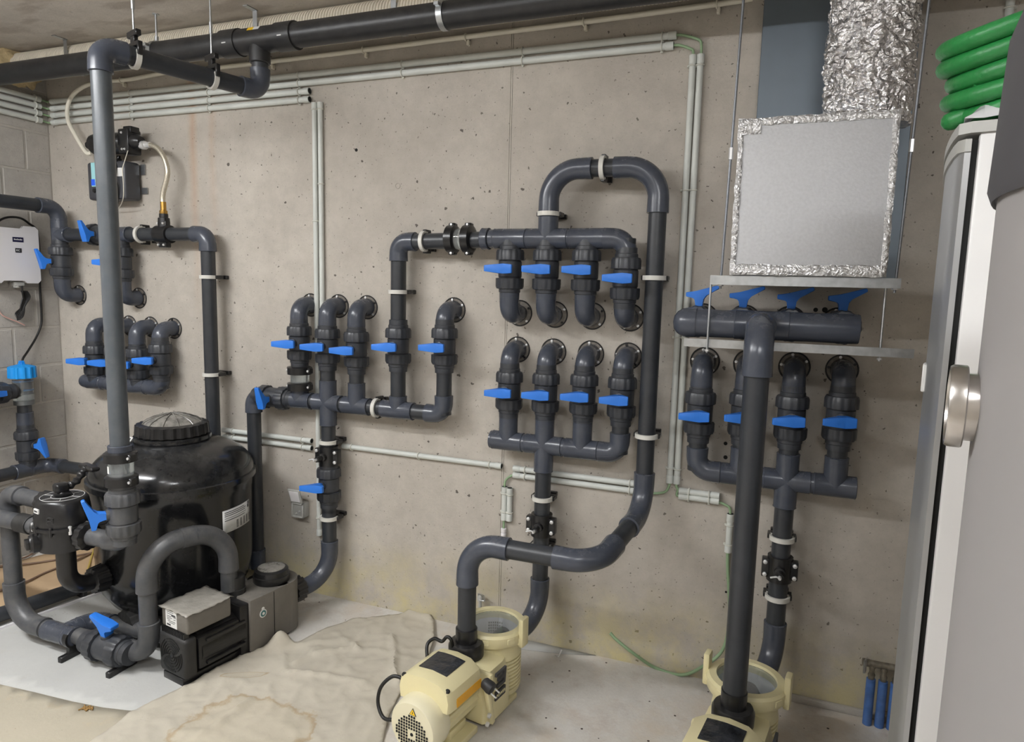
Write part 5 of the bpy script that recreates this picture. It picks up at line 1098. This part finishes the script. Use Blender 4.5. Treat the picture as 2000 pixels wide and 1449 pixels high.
# drop cloth
folds = [([(765, 1247), (772, 1285), (768, 1310), (778, 1340)], .016, .010), ([(618, 1283), (680, 1270), (690, 1262), (700, 1272)], .014, .012), ([(560, 1318), (640, 1325), (710, 1338)], .010, .012), ([(555, 1284), (558, 1310)], .008, .01), ([(575, 1300), (622, 1270)], .010, .012), ([(488, 1372), (430, 1420), (380, 1450)], .012, .014), ([(720, 1270), (780, 1285), (840, 1300)], .006, .012), ([(800, 1200), (845, 1215), (845, 1265), (830, 1300)], .010, .02), ([(530, 1270), (600, 1262), (680, 1252)], .008, .016)]
folds = [([V((q.x, q.y)) for q in (F(*p) for p in P)], h, w) for P, h, w in folds]
PK = F(547, 1262, 0); PK2 = V((PK.x, PK.y))
def segd(p, a, b_):
    d = b_-a; t = max(0, min(1, (p-a).dot(d)/max(d.length_squared, 1e-9))); return (p-a-d*t).length
def cloth_z(p):
    z = .005+.007*max(0, noise.noise(V((p.x*5, p.y*6, 0)))+.35)+.006*(1-abs(noise.noise(V((p.x*9+p.y*5, p.y*7, 2)))))**6+.004*(1-abs(noise.noise(V((p.x*17-p.y*9, p.y*14, 5)))))**8
    for P, h, w in folds:
        d = min(segd(p, P[i], P[i+1]) for i in range(len(P)-1)); z += h*math.exp(-(d/w)**2)
    d = (p-PK2).length; z += .055*math.exp(-(d/.038)**2)
    return z
dc_poly = FV([(547, 1256), (575, 1262), (600, 1250), (640, 1228), (690, 1212), (740, 1206), (790, 1200), (818, 1196), (838, 1199), (848, 1222), (848, 1250), (838, 1285), (824, 1310), (806, 1335), (780, 1360), (760, 1400), (748, 1449), (745, 1560), (90, 1560), (170, 1460), (250, 1400), (320, 1363), (375, 1338), (430, 1305), (475, 1283)])
s1 = F(478, 1425, 0); s2 = F(470, 1320, 0); s3 = F(560, 1420)
M_CLOTH = stain_mat('drop_cloth', srgb(188, 181, 166), srgb(170, 160, 145), [(s1.x, s1.y, .22, .16, .3, .6), (s2.x+.02, s2.y, .085, .022, .55, .6), (s3.x+.1, s3.y-.25, .3, .15, .6, .4)], .22)
sheet(dc_poly, 'drop_cloth', M_CLOTH, cloth_z, 'wrinkled cream drop cloth with brown water stains between the grey and cream pumps', 'drop cloth', .0135, .0012)
# small bits
q = F(1092, 1282, 0); b = B(); b.add([q+V((-.02, 0, .002)), q+V((.0, -.008, .001)), q+V((.012, .002, .03)), q+V((.004, .006, .028)), q+V((-.004, .004, .003))], [(0, 1, 4), (1, 2, 3, 4)]); o = build(b, 'paper_scrap', M_PAPER, label='small torn white scrap standing on the floor right of the middle pump', cat='scrap'); o.modifiers.new('t', 'SOLIDIFY').thickness = .0008
q = F(172, 1386, 0); db_ = thing('debris_pile', 'small pile of brown debris at the edge of the white floor sheet', 'debris', q)
for i in range(16):
    a = random.uniform(0, 6.28); c = q+V((random.gauss(0, .012), random.gauss(0, .006), .004)); b = B(); b.tube([c-V((math.cos(a), math.sin(a), 0))*.008, c+V((math.cos(a), math.sin(a), .2))*.008], .0022, 5); build(b, 'crumb', mat('debris_brown', srgb(150, 118, 70), .9), db_)
# skirting strip along the wall foot at the right
for x0_, x1_, lb in ((W(1020, 1225).x, W(1165, 1275).x, None),):
    b = B(); b.add([V((x0_, -.002, .002)), V((x0_-.03, -.09, .002)), V((x0_+.18, -.05, .002)), V((x1_, -.002, .002))], [(0, 1, 2, 3)]); o = build(b, 'paint_strip', M_WSHEET, label='white painted strip of floor against the wall right of the middle pump', cat='paint strip'); o.modifiers.new('t', 'SOLIDIFY').thickness = .0015
b = B(); xk0, xk1 = W(1541, 1364).x, XR; b.box(((xk0+xk1)/2, -.010, .012), (xk1-xk0, .02, .024), None, .004); build(b, 'baseboard_back', M_MORTAR, kind='structure')
# cables on the floor at the left
for i, (pts, m_, r, lab) in enumerate((
    ([(-60, 1098), (35, 1092), (75, 1075), (110, 1062), (160, 1052)], M_BROWNC, .005, 'brown cable on the floor nearest the block wall'),
    ([(-40, 1108), (35, 1103), (100, 1095), (150, 1085), (190, 1078)], M_BROWNC, .005, 'middle brown cable on the tan floor board'),
    ([(-60, 1170), (36, 1142), (90, 1118), (140, 1098), (190, 1075)], M_BROWNC, .0052, 'brown cable crossing the tan board nearest the floor pipe'),
    ([(165, 1130), (172, 1110), (178, 1090), (184, 1070)], mat('yellow_wire', srgb(196, 172, 84), .5), .0045, 'yellow wire on the floor beside the filter tank'))):
    cable([F(px, py, .009+.006*(k % 2)) for k, (px, py) in enumerate(pts)], lab, r, m_, name='floor_cable')
# ------------------------------------------------------------------ small tap behind the middle pump
q = W(938, 1165, .03); tp = thing('metal_tap', 'small metal tap on the wall foot behind the middle pump', 'tap', (q.x, -.03, q.z-.1))
b = B(); b.tube([(q.x, -.03, 0), (q.x, -.03, q.z)], .007, 10); b.lathe((q.x, -.03, q.z), ez, [(-.02, .007), (-.018, .013), (.0, .013), (.01, .008)], 10); build(b, 'stem', M_GREYP, tp); b = B(); b.tube([V((q.x-.006, -.035, q.z+.012)), V((q.x+.02, -.04, q.z+.012)), V((q.x+.024, -.04, q.z-.01)), V((q.x+.004, -.04, q.z-.012))], .004, 8, closed=True); build(b, 'lever', M_ZINC, tp)
# ------------------------------------------------------------------ blue sheathed water feed at the right
mfb = thing('water_feed', 'small metal manifold with three blue sheathed pipes rising from the floor by the fridge', 'water pipes', (X(1730, 1400, .05), -.05, 0))
zbr = Z(1725, 1300, .05); x0_, x1_ = X(1692, 1290, .05), X(1785, 1310, .05)
M_TARN = mat('tarnished_metal', srgb(140, 134, 122), .45, .8, var=.3, vscale=60)
b = B(); b.tube([(x0_, -.05, zbr), (x1_, -.05, zbr)], .012, 12); b.lathe((x0_, -.05, zbr), -ex, [(-.01, .014), (.01, .014), (.012, .010)], 8); build(b, 'bar', M_TARN, mfb)
b = B(); b.tube([(x0_-.004, -.065, zbr+.018), (x0_-.004, -.07, zbr-.02), (x0_-.008, -.08, zbr-.024), (x0_-.008, -.078, zbr+.02)], .004, 8, closed=True); build(b, 'lever', M_ZINC, mfb)
M_BSH = mat('blue_sheath', srgb(62, 104, 168), .55, var=.25, vscale=30, dust=srgb(150, 150, 140), dustamt=.5)
for px in (1698, 1722, 1746):
    x = X(px, 1360, .05); b = B(); b.lathe((x, -.05, zbr-.06), ez, [(0, .009), (.02, .012), (.03, .008), (.05, .011), (.06, .008)], 10); build(b, 'fitting', M_TARN, mfb)
    b = B(); b.tube([(x, -.05, 0), (x, -.05, zbr-.055)], .0145, 14); build(b, 'sheath', M_BSH, mfb); 
# ------------------------------------------------------------------ conduit on the wall at the top right
q = W(1972, 30, .02); t = conduit((q.x, -.0125, 1.75), (q.x, -.0125, CEIL), 'single upright grey conduit on the wall at the top right corner', clips=(.72,), r=.012, ends=False)
# ------------------------------------------------------------------ fridge
def RD(px, py, dist): r = ray(px, py); return CAM+r*(dist/r.y)
FC = RD(1867, 690, 1.2); zT = RD(1925, 236, 1.2).z; ph = math.atan2(FC.x, 1.2)-math.radians(.8)
e2 = V((math.sin(ph), math.cos(ph), 0)); e1 = V((math.cos(ph), -math.sin(ph), 0)); FO = V((FC.x, FC.y, 0)); RF = Matrix((e1, e2, ez)).transposed()
FL = lambda a, c, z: FO+e1*a+e2*c+ez*z
fg = thing('upright_fridge', 'tall white upright fridge with silver door standing at the right', 'fridge', FL(.3, .3, 0))
M_SILV = mat('silver_door', srgb(182, 184, 186), .32, .7, var=.03); M_FW = mat('fridge_white', srgb(214, 213, 212), .35, var=.02)
b = B(); b.box(FL(.30, .30, (zT-.014)/2), (.60, .60, zT-.014), RF, .006); build(b, 'cabinet', M_FW, fg)
def dplan(off, near, n=16):
    """outline of the bulging door in plan: from the hinge side at the gap round the front"""
    P = [(-.008, near), (-.016, near)]
    for i in range(n+1):
        t = i/n; P.append((-.022-off-.020*math.sin(math.pi*t)**.8, near+.012+(.60-.024-2*near)*t))
    return P+[(-.016, .60-near), (-.008, .60-near)]
b = B(); b.rings([[FL(a, c, z) for a, c in dplan(0, .002)] for z in (.06, zT-.042)]); build(b, 'door', M_SILV, fg, angle=30)
b = B(); b.box(FL(-.004, .30, zT/2), (.012, .585, zT-.05), RF); build(b, 'door_gasket', M_DARKH, fg)
b = B(); b.rings([[FL(a, c, z) for a, c in dplan(.003, -.001)] for z in (zT-.042, zT-.024)]); build(b, 'door_cap', M_GREYP, fg, angle=30)
b = B(); b.rings([[FL(a, c, z) for a, c in dplan(.004, -.004)[2:-2]+[(.60, .604), (.60, -.004), (-.01, -.004)]] for z in (zT-.016, zT)]); build(b, 'top_trim', M_GREYP, fg, angle=30)
b = B(); b.box(FL(-.041, .22, 1.33), (.008, .05, .05), RF, .002, 1); build(b, 'door_sticker', M_PAPER, fg)
# crumpled clear bag on the fridge
M_BAG = mat('plastic_bag', srgb(232, 232, 234), .25, trans=.35)
b = B(); n = 10; vs = []
for i in range(n+1):
    for j in range(n+1):
        x = -.02+.24*i/n; y = .01+.16*j/n; e = min(i, j, n-i, n-j); vs.append(FL(x, y, zT+.002+(.022+.02*noise.noise(V((i*.9, j*.7, 1))))*(e > 0)+random.uniform(0, .010)))
b.add(vs, [(i*(n+1)+j, i*(n+1)+j+1, (i+1)*(n+1)+j+1, (i+1)*(n+1)+j) for i in range(n) for j in range(n)]); o = build(b, 'plastic_bag', M_BAG, label='crumpled clear plastic bag on top of the fridge', cat='bag', angle=20); o.modifiers.new('t', 'SOLIDIFY').thickness = .001
# coiled green hose on the fridge
M_HOSE = mat('green_hose', srgb(38, 124, 62), .35, var=.1, bump=.15, bscale=120)
hc = RD(2003, 118, 1.30); pts = []
tilt = Matrix.Rotation(math.radians(-14), 3, 'Y') @ Matrix.Rotation(math.radians(12), 3, 'X')
for i in range(4*36+19):
    a = 2*math.pi*i/36+math.pi; k = i/36
    pts.append(hc+tilt @ V((math.cos(a)*(.098-.006*math.sin(k*4)), math.sin(a)*.11, (k-2.2)*.0265)))
zl_ = min(p.z for p in pts)
hz = thing('garden_hose', 'coiled thick green garden hose lying on top of the fridge', 'hose', (hc.x, hc.y, zT))
b = B(); b.tube(pts, .0142, 12); build(b, 'coil', M_HOSE, hz)
en = RD(1900, 180, 1.25); b = B(); b.tube(spline([pts[0], pts[0]+V((-.004, -.03, -.006)), en+V((.10, -.02, .004)), en+V((.04, 0, .010)), en]), .0142, 12); build(b, 'loose_end', M_HOSE, hz)
b = B(); b.tube(spline([pts[18]+V((0, 0, -.03)), FL(.16, .18, zT+.05), FL(.10, .12, zT+.045), FL(.12, .04, zT+.05), FL(.22, .03, zT+.05)]), .0142, 12); build(b, 'lower_loop', M_HOSE, hz)
# ------------------------------------------------------------------ buffer tank with thermometer close on the right
CC = V((.377, -2.045, 0)); CR = .25
zld = CAM.z+.082
cy = thing('buffer_tank', 'light grey jacketed tank with dark grey lid at the right edge, nearest the camera', 'tank', CC)
M_JACK = mat('grey_jacket', srgb(146, 143, 142), .6, var=.03, vscale=3); M_LID = mat('dark_lid', srgb(72, 71, 74), .6, var=.08)
b = B(); b.lathe(CC, ez, [(.03, CR-.01), (.04, CR), (zld+.02, CR), (zld+.03, CR-.02)], 72); build(b, 'jacket', M_JACK, cy)
b = B(); b.lathe(CC, ez, [(zld-.018, CR+.001), (zld-.02, CR+.003), (zld-.012, CR+.006), (zld+.08, CR+.003), (zld+.13, CR-.012), (zld+.17, CR-.06), (zld+.195, CR-.14), (zld+.2, .001)], 72); build(b, 'lid', M_LID, cy)
b = B(); b.lathe(CC, ez, [(0, CR-.03), (.03, CR-.03)], 48); build(b, 'base_ring', M_BLACKM, cy)
dq = CAM+ray(1885, 808)*(.50/ray(1885, 808).y); dn = V((dq.x-CC.x, dq.y-CC.y, 0)).normalized()
# thermometer: on the silhouette side of the jacket
tn = V((-.982, .17, 0)).normalized(); to = V((CC.x, CC.y, dq.z))+tn*CR
th = thing('dial_thermometer', 'round stainless dial thermometer sticking out of the grey buffer tank', 'thermometer', to)
M_STEEL = mat('brushed_steel', srgb(196, 192, 188), .28, 1., var=.08, vscale=80)
K_ = .64
b = B(); b.lathe(to-tn*.006, tn, [(t*.52, r*K_) for t, r in [(0, .030), (.008, .036), (.022, .036), (.0225, .043), (.024, .044), (.038, .044), (.042, .042), (.042, .038), (.036, .036)]], 48, cap=False); build(b, 'case', M_STEEL, th)
b = B(); b.lathe(to+tn*.011, tn, [(0, .037*K_), (.001, .037*K_)], 40); fcx = build(b, 'dial', M_PAPER, th)
b = B(); b.lathe(to+tn*.012, tn, [(0, .003), (.0015, .003)], 12); build(b, 'needle_hub', M_INK, fcx)
b = B(); b.bar(to+tn*.0125, to+tn*.0125+V((0, 0, .018)), .0012, .0012, up=tn); build(b, 'needle', M_INK, fcx)
b = B(); b.lathe(to+tn*.0138, tn, [(0, .0372*K_), (.001, .0372*K_)], 40); build(b, 'glass', M_CLEAR, th)
